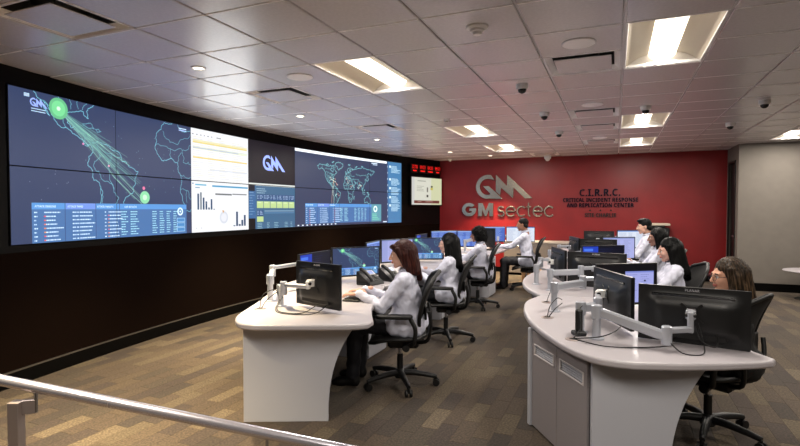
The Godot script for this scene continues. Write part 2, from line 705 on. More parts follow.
func outlines() -> Array:          # coasts and a few borders as (longitude, latitude)
	return [
		[-168, 66, -157, 71, -140, 70, -128, 70, -115, 68, -100, 68, -94, 72, -85, 69, -82, 63, -94, 60, -92, 57, -82, 55, -79, 52, -77, 58, -70, 61, -65, 58, -56, 52, -65, 49, -66, 45, -70, 43, -74, 40, -76, 35, -81, 31, -80, 26, -84, 30, -90, 29, -97, 27, -97, 21, -94, 18, -90, 21, -87, 20, -88, 16, -83, 15, -83, 10, -79, 9, -83, 8, -87, 12, -94, 16, -105, 20, -109, 25, -114, 31, -110, 23, -117, 32, -122, 37, -124, 43, -124, 48, -130, 54, -136, 59, -147, 61, -158, 57, -164, 60, -168, 66],
		[-79, 9, -72, 12, -62, 10, -52, 5, -50, 0, -44, -3, -35, -6, -38, -13, -41, -22, -48, -26, -54, -34, -58, -38, -65, -42, -68, -50, -69, -54, -74, -50, -74, -40, -71, -30, -70, -18, -76, -14, -81, -5, -80, 1, -77, 7, -79, 9],
		[-17, 15, -16, 21, -10, 29, -6, 35, 3, 37, 10, 37, 11, 33, 20, 31, 32, 31, 35, 27, 38, 20, 43, 12, 51, 11, 47, 3, 40, -5, 40, -15, 35, -20, 35, -25, 28, -33, 19, -35, 15, -27, 12, -17, 13, -8, 9, -1, 9, 4, 4, 6, -4, 5, -8, 4, -13, 8, -17, 15],
		[-9, 37, -9, 43, -2, 44, -4, 48, 2, 51, 8, 54, 9, 57, 12, 54, 20, 55, 24, 59, 29, 60, 22, 63, 25, 66, 18, 60, 13, 56, 8, 58, 5, 61, 14, 68, 25, 71, 40, 67, 34, 64, 44, 66, 60, 69, 72, 72, 82, 73, 105, 77, 115, 73, 130, 71, 150, 71, 170, 69, 180, 66, 170, 60, 163, 56, 157, 51, 155, 58, 142, 59, 135, 55, 141, 48, 132, 43, 129, 36, 126, 35, 122, 40, 118, 38, 121, 31, 117, 24, 108, 21, 109, 12, 105, 9, 100, 13, 103, 2, 98, 9, 94, 17, 87, 21, 80, 14, 77, 8, 73, 18, 67, 25, 57, 26, 50, 30, 56, 25, 59, 22, 45, 13, 39, 21, 34, 29, 36, 36, 27, 37, 26, 40, 23, 37, 19, 42, 13, 45, 18, 40, 15, 38, 9, 44, 3, 43, 0, 39, -5, 36, -9, 37],
		[114, -22, 122, -18, 130, -12, 137, -16, 142, -11, 146, -19, 153, -26, 150, -37, 140, -38, 135, -33, 125, -33, 115, -34, 114, -22],
		[-45, 60, -52, 64, -54, 70, -68, 76, -60, 82, -35, 83, -20, 80, -20, 73, -27, 69, -38, 65, -45, 60],
		[-5, 50, 1, 52, -2, 57, -5, 58, -5, 50], [131, 32, 136, 35, 141, 38, 143, 43, 139, 37, 131, 32], [95, 5, 104, -5, 113, -8, 119, -8], [109, 1, 117, 6, 117, -3, 110, -3, 109, 1], [131, -1, 141, -3, 148, -9, 138, -8, 131, -1],
		[-80, 79, -70, 83, -85, 81, -80, 79], [-120, 73, -105, 73, -110, 69, -120, 73], [-75, 73, -65, 67, -72, 63, -85, 71, -75, 73], [46, -16, 50, -15, 47, -25, 44, -22, 46, -16], [12, 79, 25, 80, 18, 77, 12, 79], [95, 80, 105, 79, 95, 78, 95, 80], [52, 71, 60, 76, 68, 77, 56, 72, 52, 71],
		[-92, 47, -86, 48, -84, 46, -88, 44, -87, 42, -84, 43, -82, 45, -80, 44, -83, 42, -79, 43, -76, 44], [-85, 22, -80, 23, -75, 20, -78, 20, -85, 22], [-74, 20, -69, 19, -72, 18, -74, 20], [-125, 60, -110, 60, -102, 60, -95, 60, -90, 57], [-140, 60, -141, 69], [-120, 49, -118, 42, -114, 42, -114, 37, -103, 37, -95, 37, -89, 37, -82, 37, -76, 37], [-111, 49, -109, 41, -103, 41, -103, 32], [-95, 49, -96, 43, -95, 36, -94, 30], [-88, 42, -88, 31], [-80, 42, -81, 36, -85, 31], [-105, 26, -100, 22, -98, 18],
		[-124, 49, -95, 49, -83, 45, -75, 45, -67, 45], [-117, 32, -106, 31, -97, 26], [-92, 17, -88, 16], [-60, 5, -60, -15, -58, -20, -54, -25, -57, -30, -53, -33], [-70, -18, -68, -25, -70, -35, -71, -50], [-72, 11, -70, 2, -76, -4, -70, -10, -62, -15, -58, -20], [-67, 6, -60, 5, -52, 3],
		[-17, 15, 0, 15, 15, 15, 24, 20, 36, 20], [-8, 28, 0, 20, 10, 20, 15, 24, 25, 30], [15, 15, 16, 5, 28, 4, 36, 4, 42, 11], [12, -6, 20, -8, 30, -9, 35, -12], [12, -17, 22, -18, 25, -25, 31, -22, 35, -25], [20, -18, 20, -28], [0, 15, 3, 6], [9, 4, 14, 13],
		[24, 55, 30, 46, 40, 44, 50, 46], [14, 54, 18, 48, 26, 46], [2, 50, 8, 44], [60, 55, 80, 50, 88, 48, 100, 50, 118, 50, 125, 53, 132, 45], [75, 37, 80, 30, 97, 28, 100, 22], [45, 38, 60, 37, 67, 37, 75, 37], [68, 24, 75, 33], [36, 36, 45, 37, 48, 30]]

func rough_line(im: Image, a: Vector2, b: Vector2, col: Color, w: int, depth: int, rng: RandomNumberGenerator) -> void:
	if depth == 0 or a.distance_to(b) < 5.0:
		line(im, a, b, col, w)
		return
	var mid := (a + b) * 0.5 + Vector2((b - a).y, -(b - a).x) * rng.randf_range(-0.22, 0.22)
	rough_line(im, a, mid, col, w, depth - 1, rng)
	rough_line(im, mid, b, col, w, depth - 1, rng)

func draw_map(im: Image, origin: Vector2, scale: Vector2, col: Color, w := 1) -> void:
	var rng := RandomNumberGenerator.new(); rng.seed = 77
	var n := 0
	for o in outlines():
		var c := col if n < 18 else col * 0.85
		n += 1
		for i in range(0, o.size() - 2, 2):
			rough_line(im, origin + Vector2(o[i], -o[i + 1]) * scale, origin + Vector2(o[i + 2], -o[i + 3]) * scale, c, w, 3, rng)

func noise_dots(im: Image, r: Rect2i, count: int, col: Color, rng: RandomNumberGenerator) -> void:
	for i in count:
		im.fill_rect(Rect2i(r.position.x + rng.randi() % r.size.x, r.position.y + rng.randi() % r.size.y, 2, 2), col)

func table_rows(im: Image, r: Rect2i, cols: Array, pitch: int, h: int, col: Color, rng: RandomNumberGenerator) -> void:
	var y := r.position.y
	while y + h < r.end.y:
		for c in cols:
			var w := int(c[1] * (0.55 + 0.45 * rng.randf()))
			var x: int = r.position.x + int(c[0])
			var q := x
			while q < x + w:                       # words of a line too small to read
				var len := 3 + rng.randi() % 7
				im.fill_rect(Rect2i(q, y, mini(len, x + w - q), h), col)
				q += len + 2
		y += pitch

func attack_panel(im: Image, r: Rect2i, rng: RandomNumberGenerator) -> void:
	im.fill_rect(r, Color(0.27, 0.42, 0.62))
	im.fill_rect(Rect2i(r.position, Vector2i(r.size.x, r.size.y / 6)), Color(0.33, 0.56, 0.80))
	var x := r.position.x
	var w := r.size.x
	for k in [0.165, 0.34, 0.49]:
		im.fill_rect(Rect2i(x + int(w * k), r.position.y, 3, r.size.y), Color(0.2, 0.29, 0.47))
	im.fill_rect(Rect2i(x + int(w * 0.17), r.position.y, int(w * 0.17), r.size.y / 6), Color(0.42, 0.55, 0.84))
	var head := r.size.y / 5
	var body := Rect2i(r.position + Vector2i(8, head + 4), r.size - Vector2i(10, head + 6))
	var pale := Color(0.82, 0.92, 1.0)
	var s := w / 900.0
	table_rows(im, body, [[2, 18 * s], [200 * s, 14 * s], [350 * s, 12 * s]], 16, 5, pale, rng)
	table_rows(im, body, [[46 * s, 90 * s], [178 * s, 24 * s], [215 * s, 84 * s], [372 * s, 84 * s]], 16, 5, pale, rng)
	for k in 9:
		im.fill_rect(Rect2i(x + int(44 * s) + 8, r.position.y + head + 20 + k * 16, 9, 5), Color(0.9, 0.3 + 0.07 * (k % 5), 0.35))
		im.fill_rect(Rect2i(x + int(368 * s) + 8, r.position.y + head + 20 + k * 16, 9, 5), Color(0.85, 0.4 + 0.1 * (k % 4), 0.5))
	table_rows(im, body, [[445 * s, 40 * s], [500 * s, 54 * s], [640 * s, 36 * s], [690 * s, 36 * s], [740 * s, 34 * s], [790 * s, 32 * s]], 12, 4, Color(0.70, 0.92, 0.95), rng)

func canvas_attack() -> Image:       # two panels wide, two high
	var W := 1024
	var H := 592
	var im := Image.create(W, H, false, Image.FORMAT_RGB8)
	var rng := RandomNumberGenerator.new(); rng.seed = 5
	im.fill(Color(0.185, 0.235, 0.36))
	var org := Vector2(862, 236)
	var sc := Vector2(6.3, 6.6)
	draw_map(im, org, sc, Color(0.50, 0.82, 0.90), 2)
	var src := Vector2(212, 48)
	var spots := [Vector2(660, 410), Vector2(620, 330), Vector2(560, 310), Vector2(420, 190), Vector2(450, 170), Vector2(500, 215), Vector2(545, 240), Vector2(400, 160), Vector2(480, 260)]
	for k in 70:
		var q: Vector2 = spots[k % spots.size()] + Vector2(rng.randf_range(-46, 46), rng.randf_range(-34, 34))
		var mid := src.lerp(q, 0.5) + Vector2(rng.randf_range(-24, 10), rng.randf_range(-10, 22))
		var prev := src
		for t in range(1, 13):
			var u := t / 12.0
			var p := src.lerp(mid, u).lerp(mid.lerp(q, u), u)
			line(im, prev, p, Color(0.36, 0.56, 0.56) if k % 3 else Color(0.55, 0.78, 0.70), 1 if k % 4 else 2)
			prev = p
	disc(im, src, 44, Color(0.38, 0.70, 0.50)); disc(im, src, 32, Color(0.45, 0.80, 0.56)); disc(im, src, 9, Color(0.8, 0.96, 0.82))
	disc(im, Vector2(684, 398), 32, Color(0.52, 0.80, 0.62)); disc(im, Vector2(684, 398), 14, Color(0.75, 0.92, 0.78))
	disc(im, Vector2(678, 352), 9, Color(0.85, 0.45, 0.6)); disc(im, Vector2(330, 178), 5, Color(0.85, 0.5, 0.7)); disc(im, Vector2(470, 262), 5, Color(0.9, 0.6, 0.7))
	noise_dots(im, Rect2i(60, 300, 200, 120), 8, Color(0.8, 0.85, 0.9), rng)
	noise_dots(im, Rect2i(300, 40, 600, 360), 40, Color(0.6, 0.85, 0.9), rng)
	attack_panel(im, Rect2i(84, 432, 900, 160), rng)
	disc(im, Vector2(935, 470), 22, Color(0.85, 0.95, 1.0)); disc(im, Vector2(935, 470), 13, Color(0.28, 0.42, 0.6)); disc(im, Vector2(935, 470), 6, Color(0.85, 0.95, 1.0))
	for k in 3:
		im.fill_rect(Rect2i(908, 506 + k * 26, 62, 22), Color(0.72, 0.88, 0.98)); im.fill_rect(Rect2i(911, 508 + k * 26, 57, 18), Color(0.27, 0.5, 0.72))
	im.fill_rect(Rect2i(930, 16, 60, 5), Color(0.8, 0.9, 1.0)); im.fill_rect(Rect2i(930, 26, 60, 5), Color(0.7, 0.8, 1.0))
	return im

func canvas_white() -> Image:
	var im := Image.create(512, 592, false, Image.FORMAT_RGB8)
	var rng := RandomNumberGenerator.new(); rng.seed = 6
	im.fill(Color(0.97, 0.98, 0.99))
	table_rows(im, Rect2i(10, 30, 500, 10), [[0, 12], [34, 12], [64, 12], [94, 10], [124, 12], [154, 12], [200, 60]], 12, 5, Color(0.35, 0.35, 0.4), rng)
	im.fill_rect(Rect2i(14, 62, 486, 20), Color(0.96, 0.93, 0.76)); im.fill_rect(Rect2i(14, 74, 486, 6), Color(0.93, 0.84, 0.45))
	im.fill_rect(Rect2i(14, 100, 486, 16), Color(0.93, 0.96, 0.88)); im.fill_rect(Rect2i(14, 106, 400, 5), Color(0.72, 0.76, 0.86))
	im.fill_rect(Rect2i(14, 160, 486, 8), Color(0.95, 0.85, 0.48))
	im.fill_rect(Rect2i(150, 226, 350, 5), Color(0.84, 0.86, 0.9))
	for y in range(46, 290, 11):
		table_rows(im, Rect2i(14, y, 486, 8), [[0, 90], [120, 70], [220, 90], [340, 130]], 10, 2, Color(0.80, 0.80, 0.78) if y % 2 else Color(0.9, 0.87, 0.72), rng)
	for k in 6:
		im.fill_rect(Rect2i(14 + k * 97, 60, 1, 230), Color(0.86, 0.86, 0.86))
	# lower half: bars, a small pie and bars
	im.fill_rect(Rect2i(8, 306, 8, 8), Color(0.2, 0.45, 0.7)); im.fill_rect(Rect2i(30, 312, 90, 8), Color(0.42, 0.72, 0.85)); im.fill_rect(Rect2i(30, 330, 36, 6), Color(0.55, 0.66, 0.75))
	im.fill_rect(Rect2i(170, 314, 336, 10), Color(0.28, 0.62, 0.80))
	im.fill_rect(Rect2i(196, 362, 150, 10), Color(0.45, 0.47, 0.49)); im.fill_rect(Rect2i(352, 360, 142, 7), Color(0.48, 0.50, 0.52))
	var ink := Color(0.13, 0.27, 0.42)
	var hs := [92, 100, 70, 48, 12, 62, 4]
	for k in hs.size():
		im.fill_rect(Rect2i(46 + k * 22, 460 - hs[k], 13, hs[k]), ink if k != 1 else Color(0.45, 0.5, 0.56))
	disc(im, Vector2(272, 508), 38, Color(0.86, 0.88, 0.92)); disc(im, Vector2(272, 508), 26, Color(0.93, 0.94, 0.97))
	for k in 20:
		line(im, Vector2(262, 482 - k * 0.6), Vector2(272 - k * 0.9, 466), Color(0.85, 0.6, 0.25), 2)
	var h2 := [6, 92, 12, 38, 70]
	for k in h2.size():
		im.fill_rect(Rect2i(360 + k * 26, 566 - h2[k], 18, h2[k]), ink)
	table_rows(im, Rect2i(36, 566, 80, 10), [[0, 6], [40, 6]], 12, 4, Color(0.5, 0.5, 0.5), rng)
	return im

func canvas_dash() -> Image:          # logo panel above (the logo itself is built), dashboard below
	var im := Image.create(512, 592, false, Image.FORMAT_RGB8)
	var rng := RandomNumberGenerator.new(); rng.seed = 8
	im.fill(Color(0.075, 0.075, 0.125))
	im.fill_rect(Rect2i(0, 286, 512, 306), Color(0.26, 0.42, 0.56))
	im.fill_rect(Rect2i(0, 286, 512, 12), Color(0.92, 0.94, 0.92)); im.fill_rect(Rect2i(0, 296, 70, 296), Color(0.24, 0.42, 0.62))
	im.fill_rect(Rect2i(0, 296, 62, 40), Color(0.08, 0.1, 0.16)); im.fill_rect(Rect2i(0, 520, 66, 72), Color(0.03, 0.04, 0.06))
	table_rows(im, Rect2i(80, 316, 160, 40), [[0, 120]], 14, 5, Color(0.7, 0.82, 0.9), rng)
	table_rows(im, Rect2i(8, 345, 60, 150), [[0, 50]], 18, 4, Color(0.55, 0.7, 0.85), rng)
	for k in 6:
		var x := 82 + k * 71
		im.fill_rect(Rect2i(x, 356, 66, 42), Color(0.20, 0.33, 0.52))
		table_rows(im, Rect2i(x + 4, 362, 60, 30), [[0, 18], [26, 34]], 10, 5, Color(0.72, 0.82, 0.95), rng)
		im.fill_rect(Rect2i(x, 404, 66, 46), Color(0.78, 0.88, 0.60)); im.fill_rect(Rect2i(x + 6, 410, 40, 6), Color(0.9, 0.96, 0.8))
	im.fill_rect(Rect2i(82, 464, 66, 40), Color(0.20, 0.33, 0.52)); table_rows(im, Rect2i(86, 470, 60, 30), [[0, 18], [26, 34]], 10, 5, Color(0.72, 0.82, 0.95), rng)
	im.fill_rect(Rect2i(160, 468, 340, 5), Color(0.62, 0.75, 0.85)); im.fill_rect(Rect2i(160, 480, 340, 8), Color(0.34, 0.52, 0.68))
	im.fill_rect(Rect2i(82, 508, 66, 36), Color(0.78, 0.88, 0.60))
	table_rows(im, Rect2i(86, 552, 420, 40), [[0, 60], [100, 40], [180, 50], [300, 50], [370, 30]], 11, 4, Color(0.66, 0.82, 0.88), rng)
	return im

func canvas_world() -> Image:        # three panels wide, two high
	var im := Image.create(1536, 592, false, Image.FORMAT_RGB8)
	var rng := RandomNumberGenerator.new(); rng.seed = 9
	im.fill(Color(0.205, 0.24, 0.345))
	im.fill_rect(Rect2i(0, 0, 1290, 22), Color(0.95, 0.97, 0.99))
	draw_map(im, Vector2(672, 300), Vector2(2.35, 2.85), Color(0.50, 0.78, 0.80), 3)
	for q in [Vector2(500, 225), Vector2(530, 240), Vector2(470, 210), Vector2(690, 200), Vector2(700, 230), Vector2(760, 260), Vector2(860, 260), Vector2(880, 240), Vector2(545, 330)]:
		for k in 6:
			disc(im, q + Vector2(rng.randf_range(-26, 26), rng.randf_range(-20, 20)), 4, Color(0.75, 0.92, 0.9) if k % 3 else Color(0.95, 0.68, 0.55))
	for k in 7:
		line(im, Vector2(495, 225), Vector2(460 + 30 * k, 400 + rng.randf() * 40) if k < 2 else Vector2(440 + k * 16, 190 + k * 9), Color(0.9, 0.75, 0.6), 2)
	attack_panel(im, Rect2i(120, 412, 930, 162), rng)
	im.fill_rect(Rect2i(1050, 412, 150, 162), Color(0.36, 0.58, 0.64))
	disc(im, Vector2(1110, 456), 30, Color(0.9, 0.97, 0.95)); disc(im, Vector2(1110, 456), 16, Color(0.4, 0.6, 0.66))
	table_rows(im, Rect2i(1062, 500, 120, 70), [[0, 110]], 16, 8, Color(0.5, 0.82, 0.7), rng)
	im.fill_rect(Rect2i(1050, 30, 90, 8), Color(0.85, 0.92, 0.98)); im.fill_rect(Rect2i(1070, 44, 70, 6), Color(0.8, 0.88, 0.98))
	im.fill_rect(Rect2i(1296, 0, 240, 592), Color(0.27, 0.47, 0.64))
	im.fill_rect(Rect2i(1296, 0, 18, 592), Color(0.22, 0.33, 0.5)); table_rows(im, Rect2i(1300, 40, 10, 540), [[0, 10]], 60, 18, Color(0.75, 0.85, 0.9), rng)
	for y in [36, 160, 246, 330, 410]:
		im.fill_rect(Rect2i(1330, y, 26, 22), Color(0.85, 0.92, 0.97))
		table_rows(im, Rect2i(1362, y + 2, 164, 72), [[0, 160]], 12, 6, Color(0.78, 0.90, 0.95), rng)
	for k in 10:
		im.fill_rect(Rect2i(26 + k * 54, 578, 20, 9), Color(0.85, 0.9, 0.95))
	im.fill_rect(Rect2i(1230, 574, 60, 10), Color(0.8, 0.88, 0.95))
	return im

func canvas_small(kind: int) -> Image:
	var im := Image.create(320, 200, false, Image.FORMAT_RGB8)
	var rng := RandomNumberGenerator.new(); rng.seed = 20 + kind
	if kind == 0:                       # pale document
		im.fill(Color(0.70, 0.72, 0.93))
		im.fill_rect(Rect2i(0, 0, 320, 10), Color(0.55, 0.60, 0.82)); im.fill_rect(Rect2i(0, 10, 60, 190), Color(0.63, 0.66, 0.88))
		table_rows(im, Rect2i(70, 24, 240, 170), [[0, 60], [80, 40], [140, 80]], 9, 2, Color(0.45, 0.48, 0.7), rng)
	elif kind == 1:                     # blue table
		im.fill(Color(0.30, 0.42, 0.78)); im.fill_rect(Rect2i(0, 0, 320, 14), Color(0.6, 0.72, 0.95)); im.fill_rect(Rect2i(20, 70, 130, 120), Color(0.38, 0.52, 0.86))
		table_rows(im, Rect2i(10, 22, 300, 174), [[0, 70], [90, 60], [170, 110]], 9, 3, Color(0.66, 0.78, 0.96), rng)
	elif kind == 2:                     # white page
		im.fill(Color(0.90, 0.93, 0.99)); im.fill_rect(Rect2i(0, 0, 320, 12), Color(0.45, 0.58, 0.85))
		table_rows(im, Rect2i(16, 26, 290, 168), [[0, 90], [110, 60], [200, 80]], 10, 3, Color(0.6, 0.66, 0.8), rng)
	elif kind == 3:                     # dark desktop with a pale window on the right
		im.fill(Color(0.03, 0.03, 0.06)); im.fill_rect(Rect2i(150, 34, 160, 166), Color(0.66, 0.68, 0.92)); im.fill_rect(Rect2i(150, 34, 160, 8), Color(0.5, 0.55, 0.85))
		table_rows(im, Rect2i(160, 52, 140, 140), [[0, 60], [76, 50]], 12, 2, Color(0.4, 0.43, 0.68), rng); im.fill_rect(Rect2i(255, 82, 10, 8), Color(0.1, 0.1, 0.25)); im.fill_rect(Rect2i(110, 150, 30, 30), Color(0.2, 0.5, 0.95))
	else:                               # deep blue with bright corner
		im.fill(Color(0.02, 0.03, 0.12)); im.fill_rect(Rect2i(0, 0, 120, 60), Color(0.12, 0.25, 0.75)); im.fill_rect(Rect2i(10, 16, 70, 20), Color(0.3, 0.5, 0.95))
		table_rows(im, Rect2i(130, 20, 180, 170), [[0, 120]], 16, 2, Color(0.12, 0.2, 0.5), rng)
	return im

func canvas_poster() -> Image:        # the wall television: a pale page with a yellow-green figure
	var im := Image.create(320, 192, false, Image.FORMAT_RGB8)
	var rng := RandomNumberGenerator.new(); rng.seed = 31
	im.fill(Color(0.90, 0.90, 0.84))
	im.fill_rect(Rect2i(0, 0, 30, 192), Color(0.86, 0.86, 0.84))
	im.fill_rect(Rect2i(204, 0, 116, 192), Color(0.87, 0.88, 0.72))
	table_rows(im, Rect2i(60, 22, 140, 14), [[0, 130]], 12, 5, Color(0.45, 0.45, 0.42), rng)
	table_rows(im, Rect2i(52, 60, 80, 40), [[0, 80]], 11, 3, Color(0.55, 0.55, 0.5), rng)
	im.fill_rect(Rect2i(156, 68, 14, 34), Color(0.5, 0.48, 0.45)); im.fill_rect(Rect2i(154, 122, 18, 16), Color(0.2, 0.17, 0.15)); im.fill_rect(Rect2i(200, 56, 20, 12), Color(0.3, 0.28, 0.2)); im.fill_rect(Rect2i(196, 70, 26, 16), Color(0.82, 0.78, 0.35))
	im.fill_rect(Rect2i(24, 162, 270, 20), Color(0.45, 0.24, 0.22)); table_rows(im, Rect2i(60, 168, 200, 8), [[0, 60], [80, 100]], 12, 6, Color(0.75, 0.6, 0.55), rng)
	return im

func make_screens() -> void:
	screen_mat("scr_attack", canvas_attack(), 1.3)
	screen_mat("scr_white", canvas_white(), 1.0)
	screen_mat("scr_dash", canvas_dash(), 1.0)
	screen_mat("scr_world", canvas_world(), 1.3)
	for k in 5:
		screen_mat("scr_%d" % k, canvas_small(k), 0.9)
	screen_mat("scr_poster", canvas_poster(), 0.85)

# ---------------------------------------------------------------- the room
func arc_x(z: float, inset := 0.0) -> float:
	return WALL_C.x - sqrt(pow(WALL_R - inset, 2) - pow(z - WALL_C.y, 2))

func arc_at(s: float, inset := 0.0) -> Vector3:          # point on the video wall at arc length s (towards +z)
	var a := s / WALL_R
	return Vector3(WALL_C.x - (WALL_R - inset) * cos(a), 0, WALL_C.y + (WALL_R - inset) * sin(a))

func arc_band(s0: float, s1: float, y0: float, y1: float, front: float, back: float, n: int, bev := 0.0) -> MB:
	var m := MB.new()
	var p := PackedVector2Array()
	for i in n + 1:
		var q := arc_at(lerpf(s0, s1, float(i) / n), front)
		p.append(Vector2(q.x, q.z))
	for i in range(n, -1, -1):
		var q := arc_at(lerpf(s0, s1, float(i) / n), back)
		p.append(Vector2(q.x, q.z))
	m.prism(p, y0, y1, bev, 2)
	return m

func room_outline() -> PackedVector2Array:
	var p := PackedVector2Array()
	for i in 33:
		var z := lerpf(BACK_Z, RED_Z, i / 32.0)
		p.append(Vector2(arc_x(z), z))
	p.append_array(PackedVector2Array([Vector2(NOOK_X, RED_Z), Vector2(NOOK_X, BEIGE_Z), Vector2(RIGHT_X, BEIGE_Z), Vector2(RIGHT_X, BACK_Z)]))
	return p

func build_walls() -> void:
	var s_near := asin((BACK_Z + 0.2 - WALL_C.y) / WALL_R) * WALL_R
	var s_far := asin((RED_Z - 0.02 - WALL_C.y) / WALL_R) * WALL_R
	# lower wall in brown fabric; above it the wall steps back to house the display panels
	var wl := struct("wall_left", arc_band(s_near, s_far, 0.0, 1.15, 0.0, -0.25, 64), M.brown_fabric)
	obj("upper_wall", arc_band(s_near, s_far, 1.15, CEIL + 0.2, -0.10, -0.25, 64), M.black_panel, wl)
	# black surround of the video wall
	var sur := struct("trim_1", arc_band(s_near, s_far, 1.15, 1.211, 0.004, -0.098, 64), M.black_panel)
	obj("upper_surround", arc_band(s_near, s_far, 2.597, CEIL + 0.1, 0.004, -0.098, 64), M.black_panel, sur)
	obj("near_surround", arc_band(s_near, 3.702, 1.211, 2.597, 0.004, -0.098, 30), M.black_panel, sur)
	obj("far_surround", arc_band(-4.552, s_far, 1.211, 2.597, 0.004, -0.098, 12), M.black_panel, sur)
	struct("baseboard_left", arc_band(s_near, s_far, 0.0, 0.125, 0.03, 0.0, 64), M.black_base)
	struct("trim_2", arc_band(s_near, s_far, 0.125, 0.131, 0.032, 0.0, 64), M.edge_metal)
	var w := bx(Vector3(-1.2, 1.475, RED_Z - 0.075), Vector3(6.7, 2.95, 0.15))
	struct("wall_far", w, M.red_paint)
	struct("baseboard_far", bx(Vector3(-1.0, 0.06, RED_Z + 0.008), Vector3(6.2, 0.12, 0.015)), M.black_base)
	# the short return wall with a dark door
	var m := MB.new()
	m.box(Vector3(NOOK_X + 0.075, 1.475, -12.27), Vector3(0.15, 2.95, 0.16))
	m.box(Vector3(NOOK_X + 0.075, 2.70, -11.86), Vector3(0.15, 0.5, 0.66))
	m.box(Vector3(NOOK_X + 0.075, 1.475, -11.415), Vector3(0.15, 2.95, 0.23))
	struct("wall_nook", m, M.beige_paint)
	var d := struct("door_1", bx(Vector3(NOOK_X + 0.06, 1.22, -11.86), Vector3(0.045, 2.42, 0.65), 0.004), M.door_brown)
	var fr := MB.new()
	for z in [-12.175, -11.545]:
		fr.box(Vector3(NOOK_X - 0.004, 1.23, z), Vector3(0.03, 2.46, 0.04), 0.004)
	fr.box(Vector3(NOOK_X - 0.004, 2.455, -11.86), Vector3(0.03, 0.04, 0.67), 0.004)
	obj("door_frame", fr, M.door_brown, d)
	var hd := MB.new()
	hd.tube([Vector3(NOOK_X + 0.04, 1.0, -11.62), Vector3(NOOK_X - 0.01, 1.0, -11.62), Vector3(NOOK_X - 0.01, 1.0, -11.74)], 0.009, 8)
	obj("door_handle", hd, M.steel, d)
	struct("wall_right_far", bx(Vector3((NOOK_X + 0.15 + RIGHT_X) / 2, 1.475, BEIGE_Z - 0.075), Vector3(RIGHT_X - NOOK_X - 0.15, 2.95, 0.15)), M.beige_paint)
	struct("baseboard_right_far", bx(Vector3((NOOK_X + RIGHT_X) / 2, 0.075, BEIGE_Z + 0.008), Vector3(RIGHT_X - NOOK_X, 0.15, 0.016)), M.black_base)
	struct("wall_right", bx(Vector3(RIGHT_X + 0.075, 1.475, (BACK_Z + BEIGE_Z) / 2), Vector3(0.15, 2.95, BACK_Z - BEIGE_Z + 0.3)), M.beige_paint)
	struct("wall_near", bx(Vector3(1.6, 1.475, BACK_Z + 0.075), Vector3(9.3, 2.95, 0.15)), M.beige_paint)

func build_floor() -> void:
	var outline := room_outline()
	var slab := MB.new()
	slab.prism(outline, -0.12, -0.006)
	var fl := struct("floor", slab, M.carpet_base)
	# carpet planks of 0.125 x 0.36 m laid along the room, in tan and brown
	var rng := RandomNumberGenerator.new(); rng.seed = 41
	var tones := [Color(0.265, 0.222, 0.192), Color(0.285, 0.24, 0.203), Color(0.308, 0.26, 0.213), Color(0.334, 0.283, 0.225), Color(0.362, 0.308, 0.24), Color(0.395, 0.34, 0.262), Color(0.44, 0.385, 0.31)]
	var w := 0.125
	var l := 0.36
	var shared := []
	for t in tones:
		var mb := MB.new()
		mb.col = t.srgb_to_linear(); mb.colored = true
		mb.box(Vector3(0, -0.003, 0), Vector3(w - 0.0012, 0.006, l - 0.0012), 0.0012)
		shared.append(mb.mesh())
	var planks := []
	var cam := get_node("camera") as Camera3D
	var inv := cam.transform.affine_inverse()
	var rest := MB.new()
	rest.colored = true
	for i in range(int(-5.25 / w), int(RIGHT_X / w)):
		for j in 44:
			var shift: float = fposmod(i * 0.381 + 0.21 * sin(i * 12.9), 1.0) * l
			var at := Vector3((i + 0.5) * w, 0, 2.9 - (j + 0.5) * l - shift)
			if at.x < arc_x(clampf(at.z, -12.3, 2.9)) + w * 0.6 or at.z - l / 2 < RED_Z or at.z + l / 2 > BACK_Z or (at.x + w / 2 > NOOK_X and at.z - l / 2 < BEIGE_Z):
				# pieces cut by a wall
				var q := PackedVector2Array([Vector2(at.x - w / 2, at.z - l / 2), Vector2(at.x + w / 2, at.z - l / 2), Vector2(at.x + w / 2, at.z + l / 2), Vector2(at.x - w / 2, at.z + l / 2)])
				for cutp in Geometry2D.intersect_polygons(q, outline):
					rest.col = tones[3].srgb_to_linear()
					rest.prism(cutp, -0.006, 0.0)
				continue
			var k := (rng.randi() % 4) + (rng.randi() % 4)
			var p := inv * at
			var seen := p.z < -0.8 and absf(p.x / p.z) < 0.80 and absf(p.y / p.z) < 0.46
			planks.append([p.length() if seen else 1000.0 + p.length(), at, k])
	planks.sort_custom(func(a, b): return a[0] < b[0])
	for i in planks.size():
		if i < 300:
			var o := obj("carpet_plank", shared[planks[i][2]], M.carpet, fl)
			o.position = planks[i][1]
		else:
			rest.col = tones[planks[i][2]].srgb_to_linear()
			rest.box(planks[i][1] + Vector3(0, -0.003, 0), Vector3(w - 0.0012, 0.006, l - 0.0012))
	tag(obj("carpet_planks", rest, M.carpet, fl), "", "", "", "stuff")

func cell_at(i: int, j: int) -> Vector3:
	return Vector3(GX + (i + 0.5) * TX, CEIL, GZ - (j + 0.5) * TZ)

const TROFFERS := [[0, 2], [0, 8], [0, 12], [-4, 2], [-4, 8], [-4, 12], [4, 12], [4, 8], [4, 2], [0, -4], [-4, -4], [4, -4]]  # trailing entries lie out of view, put there for their light
const DIFFUSERS := [[-6, -1], [-6, 3], [-6, 7], [-1, 3], [-1, 7], [-1, 9], [-1, 12], [-3, 15]]

